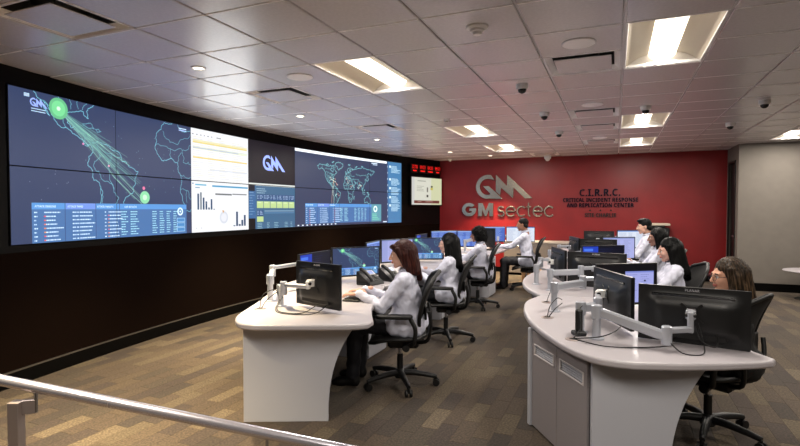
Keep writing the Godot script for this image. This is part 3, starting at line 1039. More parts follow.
func build_ceiling() -> void:
	var outline := room_outline()
	var slab := MB.new()
	slab.prism(outline, CEIL + 0.16, CEIL + 0.26)
	var ce := struct("ceiling", slab, M.plenum)
	var skip := {}
	for t in TROFFERS:
		skip[Vector2i(t[0], t[1])] = true; skip[Vector2i(t[0], t[1] + 1)] = true
	for t in DIFFUSERS:
		skip[Vector2i(t[0], t[1])] = true
	var gapx := 0.017
	var gapz := 0.013
	var whole := MB.new()
	whole.box(Vector3(0, 0.01, 0), Vector3(TX - gapx, 0.02, TZ - gapz), 0.005)
	var shared := whole.mesh()
	var rest := MB.new()
	var count := 0
	for j in range(-3, 17):
		for i in range(-9, 10):
			if skip.has(Vector2i(i, j)):
				continue
			var at := cell_at(i, j)
			var hx := (TX - gapx) / 2
			var hz := (TZ - gapz) / 2
			var q := PackedVector2Array([Vector2(at.x - hx, at.z - hz), Vector2(at.x + hx, at.z - hz), Vector2(at.x + hx, at.z + hz), Vector2(at.x - hx, at.z + hz)])
			var cuts := Geometry2D.intersect_polygons(q, outline)
			for cp in cuts:
				var area := 0.0
				for k in cp.size():
					area += cp[k].cross(cp[(k + 1) % cp.size()]) * 0.5
				if absf(area) < 0.01:
					continue
				if absf(absf(area) - 4 * hx * hz) < 0.0005:
					var o := obj("ceiling_tile", shared, M.ceiling_tile, ce)
					o.position = at
				else:
					var mb := MB.new()
					mb.prism(cp, CEIL, CEIL + 0.02)
					obj("ceiling_tile", mb, M.ceiling_tile, ce)
				count += 1
	# tiles behind the camera, out of sight
	for j in range(-10, -3):
		for i in range(-9, 10):
			if skip.has(Vector2i(i, j)):
				continue
			var at := cell_at(i, j)
			if at.x - 0.3 < arc_x(clampf(at.z, -12, 2.9)) or at.x + 0.3 > RIGHT_X or at.z + 0.3 > BACK_Z:
				continue
			rest.box(at + Vector3(0, 0.01, 0), Vector3(TX - gapx, 0.02, TZ - gapz))
	tag(obj("ceiling_tiles", rest, M.ceiling_tile, ce), "", "", "", "stuff")
	# grid: deep channels along the room, flush bars across
	for i in range(-8, 10):
		var x := GX + i * TX
		var z1 := RED_Z if x < NOOK_X else BEIGE_Z
		var run := PackedVector2Array([Vector2(x - 0.03, BACK_Z - 0.02), Vector2(x + 0.03, BACK_Z - 0.02), Vector2(x + 0.03, z1 + 0.01), Vector2(x - 0.03, z1 + 0.01)])
		for cp in Geometry2D.intersect_polygons(run, outline):
			var mb := MB.new()
			mb.prism(cp, CEIL + 0.022, CEIL + 0.034)
			obj("grid_channel", mb, M.tee, ce)
	for j in range(-3, 17):
		var z := GZ - j * TZ
		var x1 := NOOK_X if z < BEIGE_Z else RIGHT_X
		var mb := MB.new()
		var x0 := arc_x(z) + 0.01
		if z < RED_Z + 0.02:
			continue
		var prev := x0
		for i in range(-9, 10):          # broken where a fitting takes two cells
			var a := maxf(GX + i * TX + 0.0125, x0)
			var b := minf(GX + (i + 1) * TX - 0.0125, x1)
			var inside := false
			for t in TROFFERS:
				if t[0] == i and t[1] + 1 == j:
					inside = true
			if b > a and not inside:
				mb.box(Vector3((a + b) / 2, CEIL + 0.001, z), Vector3(b - a, 0.008, 0.0145), 0.0015)
		obj("grid_bar", mb, M.tee, ce)

func troffer(i: int, j: int, label: String, seen: bool) -> void:
	var c := (cell_at(i, j) + cell_at(i, j + 1)) * 0.5
	var t := thing("ceiling_light", label, "light", c, 0.0, "recessed troffers")
	var w := TX - 0.02
	var l := 2 * TZ - 0.014
	var fr := MB.new()
	for s in [-1, 1]:
		fr.box(Vector3(s * (w / 2 - 0.008), 0.007, 0), Vector3(0.016, 0.014, l), 0.003)
		fr.box(Vector3(0, 0.007, s * (l / 2 - 0.008)), Vector3(w - 0.032, 0.014, 0.016), 0.003)
	obj("frame", fr, M.white_plastic, t)
	# two concave reflector wings rising towards the lamp
	for s in [-1, 1]:
		var rows := []
		for k in 9:
			var u := k / 8.0
			var x: float = s * lerpf(w / 2 - 0.016, 0.105, u)
			var y := 0.008 + 0.085 * sin(u * PI * 0.5)
			rows.append([Vector3(x, y, -l / 2 + 0.016), Vector3(x, y, l / 2 - 0.016)])
		var mb := MB.new()
		mb.grid(rows, 0.004)
		obj("reflector", mb, M.reflector, t)
	for s in [-1, 1]:          # end plates close the trough
		var mb := MB.new()
		var p := PackedVector2Array()
		for k in 17:
			var u := absf(k / 8.0 - 1.0)
			var sgn := -1.0 if k < 8 else 1.0
			p.append(Vector2(sgn * lerpf(0.105, w / 2 - 0.018, u), 0.010 + 0.083 * sin((1.0 - u) * PI * 0.5)))
		p.append(Vector2(w / 2 - 0.018, 0.006)); p.append(Vector2(-w / 2 + 0.018, 0.006))
		mb.prism(p, -0.004, 0.004, 0.0, 1, Transform3D(Basis(Vector3(1, 0, 0), Vector3(0, 0, 1), Vector3(0, 1, 0)), Vector3(0, 0, s * (l / 2 - 0.022))))
		obj("end_plate", mb, M.white_plastic, t)
	var hood := bx(Vector3(0, 0.104, 0), Vector3(0.24, 0.016, l - 0.03), 0.003)
	obj("housing", hood, M.reflector, t)
	# half-round diffuser
	var lens := MB.new()
	var rows := []
	for k in 11:
		var a := PI * k / 10.0
		rows.append([Vector3(-cos(a) * 0.105, 0.094 - sin(a) * 0.062, l / 2 - 0.03), Vector3(-cos(a) * 0.105, 0.094 - sin(a) * 0.062, -l / 2 + 0.03)])
	lens.grid(rows)
	for s in [-1, 1]:
		for k in 10:
			var a0 := PI * k / 10.0
			var a1 := PI * (k + 1) / 10.0
			var z: float = s * (l / 2 - 0.03)
			lens.tri(Vector3(0, 0.094, z), Vector3(-cos(a0) * 0.105, 0.094 - sin(a0) * 0.062, z), Vector3(-cos(a1) * 0.105, 0.094 - sin(a1) * 0.062, z))
	obj("lens", lens, M.lens, t)
	var lamp := AreaLight3D.new()
	lamp.name = "troffer_lamp"
	lamp.area_size = Vector2(0.2, l - 0.06)
	lamp.light_color = Color(1.0, 0.965, 0.92)
	lamp.light_energy = LAMP_ENERGY
	lamp.area_range = 20.0
	lamp.area_attenuation = 2.0
	lamp.shadow_enabled = true
	lamp.rotation_degrees.x = -90
	lamp.position = Vector3(0, 0.026, 0)
	t.add_child(lamp)

func diffuser(i: int, j: int, label: String) -> void:
	var t := thing("ceiling_vent", label, "vent", cell_at(i, j), 0.0, "square plate air diffusers")
	var w := TX - 0.02
	var l := TZ - 0.014
	var fr := MB.new()
	var o := 0.055
	# frame with a sloped inner flange
	for s in [-1, 1]:
		fr.box(Vector3(s * (w / 2 - 0.006), 0.006, 0), Vector3(0.012, 0.012, l), 0.002)
		fr.box(Vector3(0, 0.006, s * (l / 2 - 0.006)), Vector3(w - 0.024, 0.012, 0.012), 0.002)
		fr.beam(Vector3(s * (w / 2 - 0.012), 0.006, 0) + Vector3(0, 0, -l / 2 + 0.01), Vector3(s * (w / 2 - 0.012), 0.006, 0) + Vector3(0, 0, l / 2 - 0.01), 0.004, 0.004)
	for s in [-1, 1]:
		fr.quad(Vector3(s * (w / 2 - 0.01), 0.004, -s * (l / 2 - 0.01)), Vector3(s * (w / 2 - 0.01), 0.004, s * (l / 2 - 0.01)), Vector3(s * (w / 2 - o), 0.035, s * (l / 2 - o)), Vector3(s * (w / 2 - o), 0.035, -s * (l / 2 - o)))
		fr.quad(Vector3(s * (w / 2 - 0.01), 0.004, s * (l / 2 - 0.01)), Vector3(-s * (w / 2 - 0.01), 0.004, s * (l / 2 - 0.01)), Vector3(-s * (w / 2 - o), 0.035, s * (l / 2 - o)), Vector3(s * (w / 2 - o), 0.035, s * (l / 2 - o)))
	obj("frame", fr, M.tee, t)
	var neck := MB.new()
	for s in [-1, 1]:
		neck.box(Vector3(s * (w / 2 - o), 0.08, 0), Vector3(0.004, 0.09, l - 2 * o))
		neck.box(Vector3(0, 0.08, s * (l / 2 - o)), Vector3(w - 2 * o, 0.09, 0.004))
	obj("neck", neck, M.plenum, t)
	obj("plate", bx(Vector3(0, -0.006, 0), Vector3(w - 0.15, 0.008, l - 0.15), 0.003), M.ceiling_tile, t)
	var hg := MB.new()
	for sx in [-1, 1]:
		for sz in [-1, 1]:
			hg.tube([Vector3(sx * 0.12, 0.005, sz * 0.12), Vector3(sx * 0.12, 0.12, sz * 0.12)], 0.004, 6)
	obj("hanger", hg, M.plenum, t)

func ceiling_fittings() -> void:
	var tl := {"0,2": "large recessed troffer above the first right-hand desk", "0,8": "recessed troffer with a dome camera hanging just before it, right row", "0,12": "recessed troffer nearest the red wall above the right desk row", "-4,2": "recessed troffer beside the round speaker above the first left-hand desk", "-4,8": "recessed troffer next to the small white sensor box, left row", "-4,12": "recessed troffer nearest the red wall above the left desk row", "4,12": "recessed troffer in front of the beige wall", "4,8": "unseen troffer added for light by the right wall, second from the beige wall", "4,2": "unseen troffer added for light by the right wall, third from the beige wall", "0,-4": "unseen recessed troffer over the foot of the handrail, middle row", "-4,-4": "unseen recessed troffer over the handrail post, video wall side", "4,-4": "unseen recessed troffer in the near corner by the right wall"}
	for t in TROFFERS:
		var k := "%d,%d" % [t[0], t[1]]
		troffer(t[0], t[1], tl[k], true)
	var dl := ["square plate diffuser at the near end of the video wall", "square plate diffuser between round speaker and first downlight by the video wall", "square plate diffuser above the middle of the video wall, by the second downlight", "square plate diffuser beside the round speaker and the big right-hand troffer", "square plate diffuser behind the second round speaker, right side", "square plate diffuser between two right-hand troffers, middle of the vent row", "square plate diffuser farthest along the right-hand vent row", "square plate diffuser in the ceiling close to the red wall"]
	for k in DIFFUSERS.size():
		diffuser(DIFFUSERS[k][0], DIFFUSERS[k][1], dl[k])
	var spk := [[-5, 2, "round white ceiling speaker beside the left troffer"], [-1, 2, "round white ceiling speaker next to the first plate diffuser and smoke detector"], [-1, 6, "round white ceiling speaker halfway along the vent row"], [-1, 11, "round white ceiling speaker farthest along the vent row"]]
	for s in spk:
		var t := thing("ceiling_speaker", s[2], "speaker", cell_at(s[0], s[1]) + Vector3(0, -0.001, 0), 0.0, "round ceiling speakers")
		var rim := MB.new()
		rim.lathe([Vector2(0.118, 0.0), Vector2(0.122, -0.004), Vector2(0.116, -0.009), Vector2(0.108, -0.008)].map(func(q): return Vector2(q.x, q.y)), 32)
		obj("rim", rim, M.tee, t)
		var gr := MB.new()
		gr.lathe([Vector2(0.0, -0.010), Vector2(0.06, -0.0095), Vector2(0.108, -0.008)], 32, Transform3D(), true)
		obj("grille", gr, M.tee, t)
	var t := thing("smoke_detector", "white round smoke detector with stepped sensor head", "smoke detector", Vector3(-0.87, CEIL, -3.37))
	var mb := MB.new()
	mb.lathe([Vector2(0.0, -0.018), Vector2(0.055, -0.018), Vector2(0.072, -0.012), Vector2(0.075, 0.0)], 28)
	obj("base", mb, M.white_plastic, t)
	mb = MB.new()
	mb.lathe([Vector2(0.0, -0.056), Vector2(0.026, -0.055), Vector2(0.030, -0.048), Vector2(0.030, -0.036), Vector2(0.046, -0.034), Vector2(0.048, -0.018)], 24)
	obj("sensor", mb, M.white_plastic, t)
	var dm := [[-0.86, -5.09, 0.0, "white dome camera nearest the smoke detector"], [-0.85, -6.69, 0.0, "white dome camera, second in the row over the aisle"], [-0.84, -8.4, 0.0, "white dome camera, third in the row over the aisle"], [0.315, -6.75, 0.0, "dome camera hanging just before the middle right-hand troffer"], [1.53, -6.9, 0.0, "white dome camera over the right edge of the room, away from any light"], [1.49, -8.54, 0.0, "white dome camera nearer the beige wall"], [-1.46, -12.12, 1.0, "white dome camera at the top of the red wall above the logo"], [-3.75, -11.95, 0.5, "small white dome camera in the corner of red wall and video wall"]]
	for d in dm:
		var k: float = 1.0 if d[2] == 0.0 else (1.35 if d[2] == 1.0 else 0.7)
		var o := thing("dome_camera", d[3], "camera", Vector3(d[0], CEIL, d[1]), 0.0, "ceiling dome cameras")
		var b := MB.new()
		b.lathe([Vector2(0.0, -0.05 * k), Vector2(0.05 * k, -0.05 * k), Vector2(0.058 * k, -0.042 * k), Vector2(0.06 * k, 0.0)], 24)
		obj("housing", b, M.white_plastic, o)
		var g := MB.new()
		var pr := []
		for q in 8:
			var a := PI * 0.5 * q / 7.0
			pr.append(Vector2(sin(a) * 0.042 * k, -0.049 * k - cos(a) * 0.042 * k))
		g.lathe(pr, 20, Transform3D(), true)
		obj("dome", g, M.dome if d[2] == 0.0 else M.white_plastic, o)
		var ey := MB.new()
		ey.lathe([Vector2(0.0, -0.095 * k), Vector2(0.012 * k, -0.0945 * k), Vector2(0.013 * k, -0.088 * k)], 12, Transform3D(Basis(Vector3.RIGHT, 0.4), Vector3(0, 0.002, 0.02 * k)))
		obj("lens_ring", ey, M.chair_grey, o)
	var sb := thing("motion_sensor", "small white sensor box beside the left-row troffer", "sensor", Vector3(-2.12, CEIL, -6.62))
	obj("case", bx(Vector3(0, -0.026, 0), Vector3(0.07, 0.052, 0.05), 0.006), M.white_plastic, sb)
	obj("window", bx(Vector3(0.0, -0.04, 0.026), Vector3(0.04, 0.018, 0.004), 0.001), M.reflector, sb)
	var dn := [[-3.35, -3.4, "round downlight over the first map panels"], [-3.84, -5.67, "round downlight over the logo panel of the video wall"], [-3.89, -8.1, "round downlight over the world map panels"], [-3.29, -10.49, "round downlight near the red clock displays"], [-2.66, -11.53, "round downlight in front of the red wall"], [-2.75, -1.2, "round downlight over the carpet before the video wall"]]
	for d in dn:
		var o := thing("downlight", d[2], "light", Vector3(d[0], CEIL, d[1]), 0.0, "round ceiling downlights")
		var b := MB.new()
		b.lathe([Vector2(0.044, -0.003), Vector2(0.052, -0.008), Vector2(0.062, -0.006), Vector2(0.064, 0.0)], 24)
		obj("trim_ring", b, M.white_plastic, o)
		var g := MB.new()
		g.lathe([Vector2(0.0, -0.006), Vector2(0.03, -0.005), Vector2(0.045, -0.002)], 20, Transform3D(), true)
		obj("lamp", g, M.spot_lens, o)
		var sl := SpotLight3D.new()
		sl.name = "downlight_lamp"
		sl.light_color = Color(1.0, 0.905, 0.73)
		sl.light_energy = SPOT_ENERGY
		sl.spot_range = 20.0
		sl.spot_attenuation = 2.0
		sl.spot_angle = 43.0
		sl.spot_angle_attenuation = 0.8
		sl.light_size = 0.045
		sl.shadow_enabled = true
		sl.rotation_degrees.x = -90
		sl.position.y = -0.02
		o.add_child(sl)

# ---------------------------------------------------------------- video wall, clocks, signs
func logo_parts() -> Array:           # the two strokes of the emblem, about 2.33 wide and 1 high, origin at lower left
	var g := PackedVector2Array([Vector2(172, 56)])
	for k in range(0, 19):
		var a := deg_to_rad(-76.0 - k * (194.0 / 18.0))
		g.append(Vector2(147 + 101 * cos(a), 157 + 101 * sin(a)))
	g.append_array(PackedVector2Array([Vector2(147, 258), Vector2(272, 258), Vector2(200, 190), Vector2(155, 150), Vector2(103, 150), Vector2(170, 217)]))
	for k in range(0, 15):
		var a := deg_to_rad(90.0 + k * (192.0 / 14.0))
		g.append(Vector2(147 + 66 * cos(a), 157 + 66 * sin(a)))
	g.append(Vector2(207, 104))
	var m := PackedVector2Array([Vector2(213, 55), Vector2(304, 150), Vector2(306, 58), Vector2(512, 256), Vector2(450, 256), Vector2(360, 168), Vector2(356, 256), Vector2(258, 168), Vector2(252, 232), Vector2(213, 195)])
	var out := []
	for p in [g, m]:
		var q := PackedVector2Array()
		for v in p:
			q.append(Vector2((v.x - 47.0) / 203.0, (258.0 - v.y) / 203.0))
		out.append(q)
	return out

func flat_up(size: float, depth: float, poly: PackedVector2Array) -> MB:     # an upright extruded outline facing +z
	var mb := MB.new()
	var p := PackedVector2Array()
	for v in poly:
		p.append(Vector2(v.x * size, -v.y * size))
	mb.prism(p, 0.0, depth, minf(0.006, depth * 0.3), 1, Transform3D(Basis(Vector3(1, 0, 0), Vector3(0, 0, 1), Vector3(0, -1, 0)), Vector3.ZERO))
	return mb

func facing_frame(a: Vector3, b: Vector3) -> Basis:       # x from a to b, y up, z into the room
	var x := (b - a).normalized()
	return Basis(x, Vector3.UP, x.cross(Vector3.UP))

func video_wall() -> void:
	var what := [["scr_attack", 2, 0], ["scr_attack", 2, 1], ["scr_white", 1, 0], ["scr_dash", 1, 0], ["scr_world", 3, 0], ["scr_world", 3, 1], ["scr_world", 3, 2]]
	var names := [["display panel showing the big green burst and attack lines over North America", "display panel showing attack origin tables, left end of lower row"], ["display panel showing the outline of Africa, upper row", "display panel showing South America and a table of live attacks"], ["white display panel with yellow striped spreadsheet", "white display panel with two bar charts and a small pie"], ["dark display panel with a pale blue angular logo", "display panel with a row of green tiles on a blue dashboard"], ["display panel with the Americas under a white bar", "display panel with attack tables under the world map"], ["display panel with Europe and Asia of the world map", "display panel with the right half of the lower table"], ["display panel with blue news sidebar, upper right end", "display panel with blue news sidebar, lower right end"]]
	for k in 7:
		var a := arc_at(3.693 - 1.176 * k, -0.035)
		var b := arc_at(3.693 - 1.176 * (k + 1), -0.035)
		var bs := facing_frame(a, b)
		var wd := a.distance_to(b)
		for r in 2:
			var y0 := 1.905 if r == 0 else 1.216
			var h := 0.687
			var mid := (a + b) * 0.5
			var t := thing("display_panel", names[k][r], "display", Vector3(mid.x, y0, mid.z), 0.0, "panels of the curved video wall")
			t.basis = bs
			obj("case", bx(Vector3(0, h / 2, 0.028), Vector3(wd - 0.006, h - 0.003, 0.05), 0.003), M.black_plastic, t)
			var sc := MB.new()
			var hw := wd / 2 - 0.0045
			var n: int = what[k][1]
			var rect := Rect2(float(what[k][2]) / n, 0.5 * r, 1.0 / n, 0.5)
			sc.quad_uv(Vector3(-hw, 0.0045, 0.0545), Vector3(hw, 0.0045, 0.0545), Vector3(hw, h - 0.0045, 0.0545), Vector3(-hw, h - 0.0045, 0.0545), rect)
			obj("screen", sc, M[what[k][0]], t)
			if k == 3 and r == 0:
				for p in logo_parts():
					var lg := obj("screen_logo", flat_up(0.245, 0.002, p), M.screen_logo, t)
					lg.position = Vector3(-0.25, 0.24, 0.055)
			if k == 0 and r == 0:
				for p in logo_parts():
					var lg := obj("screen_logo", flat_up(0.075, 0.002, p), M.screen_logo, t)
					lg.position = Vector3(-0.39, 0.545, 0.055)
				for q in 2:
					obj("screen_text", bx(Vector3(-0.31, 0.525 - q * 0.022, 0.0555), Vector3(0.14, 0.008, 0.001)), M.screen_ink, t)
				obj("screen_text", bx(Vector3(-0.42, 0.635, 0.0555), Vector3(0.05, 0.03, 0.001)), M.screen_ink, t)
			if r == 1 and (k == 0 or k == 4):
				var z0 := 0.0555
				var xs := [[-0.385, "ATTACK ORIGINS"], [-0.045, "ATTACK TYPES"], [0.305, "ATTACK TARGETS"]] if k == 0 else [[-0.32, "ATTACK ORIGINS"], [0.04, "ATTACK TYPES"], [0.40, "ATTACK TARGETS"]]
				for q in xs:
					var lt := lettering(q[1], 0.019, 0.001, 700)
					lt.horizontal_alignment = HORIZONTAL_ALIGNMENT_LEFT
					var o := obj("screen_text", lt, M.screen_ink, t)
					o.position = Vector3(q[0] + 0.02, 0.338 if k == 0 else 0.388, z0)
			if r == 1 and k == 1:
				var lt := lettering("LIVE ATTACKS", 0.019, 0.001, 700)
				var o := obj("screen_text", lt, M.screen_ink, t)
				o.position = Vector3(-0.40, 0.338, 0.0555)
	# the light that the wall throws into the room, one lamp for each picture
	for q in [[0, 2, Color(0.45, 0.6, 0.9), 0.35], [2, 3, Color(0.95, 0.98, 1.0), 0.85], [3, 4, Color(0.5, 0.65, 0.8), 0.2], [4, 7, Color(0.5, 0.62, 0.85), 0.5]]:
		var a := arc_at(3.655 - 1.183 * q[0], 0.16)
		var b := arc_at(3.655 - 1.183 * q[1], 0.16)
		var lamp := AreaLight3D.new()
		lamp.name = "video_wall_glow"
		lamp.area_size = Vector2(a.distance_to(b) - 0.1, 1.3)
		lamp.light_color = q[2]
		lamp.light_energy = q[3] * WALL_GLOW
		lamp.area_range = 20.0
		lamp.area_attenuation = 2.0
		lamp.shadow_enabled = true
		var bs := facing_frame(a, b)
		lamp.transform = Transform3D(Basis(-bs.x, bs.y, -bs.z), Vector3((a.x + b.x) / 2, 1.905, (a.z + b.z) / 2))
		add_child(lamp)

func wall_television() -> void:
	var a := Vector3(-4.525 + 0.03, 0, -11.118)
	var b := Vector3(-4.166 + 0.03, 0, -12.302)
	var bs := facing_frame(a, b)
	var mid := (a + b) * 0.5 + bs.z * 0.01
	var t := thing("television", "wall television showing a pale page with dark red bar, under red clocks", "television", Vector3(mid.x, 1.62, mid.z))
	t.basis = bs
	obj("case", bx(Vector3(0, 0.34, 0.03), Vector3(1.26, 0.70, 0.05), 0.006), M.black_plastic, t)
	var sc := MB.new()
	sc.quad_uv(Vector3(-0.605, 0.015, 0.0565), Vector3(0.605, 0.015, 0.0565), Vector3(0.605, 0.67, 0.0565), Vector3(-0.605, 0.67, 0.0565), Rect2(0, 0, 1, 1))
	obj("screen", sc, M.scr_poster, t)
	var times := ["22:18", "09:23", "04:23", "09:23"]
	var widths := [0.13, 0.17, 0.19, 0.12]
	var nth := ["red LED clock nearest the video panels, above the television", "second red LED clock from the video panels", "third red LED clock from the video panels", "red LED clock nearest the red wall"]
	for k in 4:
		var p := a.lerp(b, (k + 0.5) / 4.0) + bs.z * 0.01
		var c := thing("led_clock", nth[k], "clock", Vector3(p.x, 2.41, p.z), 0.0, "red LED clocks")
		c.basis = bs
		obj("case", bx(Vector3(0, 0.085, 0.022), Vector3(0.285, 0.20, 0.03), 0.004), M.black_plastic, c)
		var d := obj("led_digits", lettering(times[k], 0.078, 0.002, 400), M.led_red, c)
		d.position = Vector3(0, 0.128, 0.038)
		d.scale = Vector3(0.80, 1, 1)
		obj("led_caption", bx(Vector3(0, 0.035, 0.038), Vector3(widths[k], 0.026, 0.002)), M.led_red, c)

func ribbon(mb: MB, pts: Array, w: float, depth: float) -> void:      # a flat upright stroke of even width
	var l := PackedVector2Array()
	var r := PackedVector2Array()
	for k in pts.size():
		var d: Vector2 = (pts[mini(k + 1, pts.size() - 1)] - pts[maxi(k - 1, 0)]).normalized()
		var n := Vector2(-d.y, d.x) * w * 0.5
		l.append((pts[k] + n) * Vector2(1, -1)); r.append((pts[k] - n) * Vector2(1, -1))
	r.reverse()
	l.append_array(r)
	mb.prism(l, 0.0, depth, 0.004, 1, Transform3D(Basis(Vector3(1, 0, 0), Vector3(0, 0, 1), Vector3(0, -1, 0)), Vector3.ZERO))

func arc2(c: Vector2, r: Vector2, a0: float, a1: float, n := 18) -> Array:
	var out := []
	for k in n + 1:
		var a := deg_to_rad(lerpf(a0, a1, float(k) / n))
		out.append(c + Vector2(cos(a), sin(a)) * r)
	return out

func thin_letter(ch: String) -> Array:
	var r := Vector2(0.108, 0.115)
	if ch == "c":
		return [arc2(Vector2(0.125, 0.125), r, 42, 318, 22)]
	if ch == "e":
		return [arc2(Vector2(0.125, 0.125), r, 3, 322, 26), [Vector2(0.035, 0.128), Vector2(0.22, 0.128)]]
	if ch == "t":
		return [[Vector2(0.05, 0.33), Vector2(0.05, 0.06)] , arc2(Vector2(0.095, 0.06), Vector2(0.045, 0.048), 182, 278, 8), [Vector2(0.0, 0.232), Vector2(0.115, 0.232)]]
	return [arc2(Vector2(0.095, 0.182), Vector2(0.070, 0.054), 25, 255, 14) + arc2(Vector2(0.095, 0.072), Vector2(0.076, 0.060), 75, -155, 14)]

func heavy_letters() -> Array:
	var g := PackedVector2Array()
	for p in arc2(Vector2(0.18, 0.165), Vector2(0.185, 0.170), 38, 350, 26): g.append(p)
	g.append(Vector2(0.365, 0.205)); g.append(Vector2(0.185, 0.205)); g.append(Vector2(0.185, 0.125)); g.append(Vector2(0.255, 0.125))
	for p in arc2(Vector2(0.18, 0.165), Vector2(0.088, 0.080), 325, 42, 18): g.append(p)
	var m := PackedVector2Array([Vector2(0, 0), Vector2(0, 0.33), Vector2(0.115, 0.33), Vector2(0.19, 0.15), Vector2(0.265, 0.33), Vector2(0.38, 0.33), Vector2(0.38, 0), Vector2(0.275, 0), Vector2(0.275, 0.17), Vector2(0.215, 0), Vector2(0.165, 0), Vector2(0.105, 0.17), Vector2(0.105, 0)])
	return [[g, 0.0], [m, 0.41]]

func red_wall_signs() -> void:
	var t := thing("wall_logo", "large angular brushed metal emblem raised on the red wall", "sign", Vector3(-3.19, 1.775, RED_Z + 0.01))
	for p in logo_parts():
		obj("stroke", flat_up(0.60, 0.045, p), M.sign_metal, t)
	t = thing("wall_lettering", "metal company lettering below the emblem on the red wall", "sign", Vector3(-2.45, 1.35, RED_Z + 0.01))
	for s in heavy_letters():
		var o := obj("bold_letter", flat_up(1.0, 0.045, s[0]), M.sign_metal, t)
		o.position = Vector3(-1.095 + s[1], 0, 0)
	var x := -0.215
	for ch in "sectec":
		var mb := MB.new()
		for st in thin_letter(ch):
			ribbon(mb, st, 0.036, 0.04)
		var o := obj("thin_letter", mb, M.sign_metal, t)
		o.position = Vector3(x, 0, 0)
		x += {"s": 0.205, "e": 0.262, "c": 0.235, "t": 0.145}[ch]
	var rows := [["C.I.R.R.C.", 0.155, 1.90, -0.34, 0.86, "sign_navy", "raised navy letters C.I.R.R.C. on the red wall"], ["CRITICAL INCIDENT RESPONSE", 0.088, 1.735, -0.34, 1.58, "sign_navy", "raised navy line reading critical incident response on the red wall"], ["AND REPLICATION CENTER", 0.088, 1.615, -0.34, 1.41, "sign_navy", "raised navy line reading and replication center on the red wall"], ["SITE CHARLIE", 0.085, 1.39, -0.32, 0.66, "sign_dark", "dark letters reading site charlie, lowest line on the red wall"]]
	for r in rows:
		var o := thing("wall_sign", r[6], "sign", Vector3(r[3], r[2] - r[1] / 2, RED_Z + 0.008), 0.0, "raised sign lines")
		var tm := lettering(r[0], r[1], 0.022, 800)
		var l := obj("letters", tm, M[r[5]], o)
		var wd: float = tm.get_aabb().size.x
		l.scale = Vector3(r[4] / wd, 1, 1)
		l.position = Vector3(0, r[1] / 2, 0.012)
	for k in 3:
		var st := thing("wall_stud", ["small dark round stud under the word replication", "small dark round stud in the middle of three", "small dark round stud nearest the word center"][k], "stud", Vector3(-0.54 + k * 0.22, 1.50, RED_Z + 0.002), 0.0, "three dark studs")
		var mb := MB.new()
		mb.lathe([Vector2(0.019, 0.0), Vector2(0.019, 0.012), Vector2(0.014, 0.016), Vector2(0.0, 0.016)], 14, Transform3D(Basis(Vector3.RIGHT, PI / 2), Vector3.ZERO))
		obj("cap", mb, M.sign_dark, st)

# ---------------------------------------------------------------- desks
func v2(a: Array) -> Array:
	var out := []
	for i in range(0, a.size(), 2):
		out.append(Vector2(a[i], a[i + 1]))
	return out

func shifted(a: Array, by: Vector2) -> Array:
	return a.map(func(p): return p + by)

# outer: the bulging edge away from the sitter (from the far end to the near end); rest: the other edges in order
func desk(label: String, outer: Array, rest: Array, panel: Array, end_line: Array) -> Node3D:
	var mid := Vector2.ZERO
	for p in outer:
		mid += p / outer.size()
	var o := Vector3(mid.x, 0, mid.y)
	var t := thing("workstation_desk", label, "desk", o, 0.0, "scalloped control desks")
	var edge := curve(outer, 5)
	var outline := PackedVector2Array()
	for p in edge: outline.append(p - mid)
	for p in rest: outline.append(p - mid)
	var top := MB.new()
	top.prism(outline, DESK_Y - 0.042, DESK_Y, 0.016, 4)
	obj("worktop", top, M.laminate, t)
	# modesty panel follows the bulge, set back under the top
	if panel.size() > 1:
		var line := curve(panel, 5)
		var strip := PackedVector2Array()
		var back := PackedVector2Array()
		for i in line.size():
			var d: Vector2 = (line[mini(i + 1, line.size() - 1)] - line[maxi(i - 1, 0)]).normalized()
			strip.append(line[i] - mid)
			back.append(line[i] - mid + Vector2(-d.y, d.x) * -0.022)
		back.reverse()
		strip.append_array(back)
		var mp := MB.new()
		mp.prism(strip, 0.0, DESK_Y - 0.043)
		obj("modesty_panel", mp, M.cabinet_grey, t)
	# end panel whose inner edge flares out towards the top
	if end_line.size() == 2:
		var a: Vector2 = end_line[0] - mid
		var b: Vector2 = end_line[1] - mid
		var d := (b - a).normalized()
		var n := Vector2(-d.y, d.x)
		var foot := a.distance_to(b)
		var p := PackedVector2Array([Vector2(0, 0), Vector2(foot, 0)])
		for k in range(1, 13):
			var u := k / 12.0
			p.append(Vector2(foot + 0.20 * pow(u, 2.6), -u * (DESK_Y - 0.043)))
		p.append(Vector2(0, -(DESK_Y - 0.043)))
		var ep := MB.new()
		ep.prism(p, -0.02, 0.02, 0.003, 1, Transform3D(Basis(Vector3(d.x, 0, d.y), Vector3(n.x, 0, n.y), Vector3(0, -1, 0)), Vector3(a.x, 0, a.y)))
		obj("end_panel", ep, M.panel_grey, t)
	return t

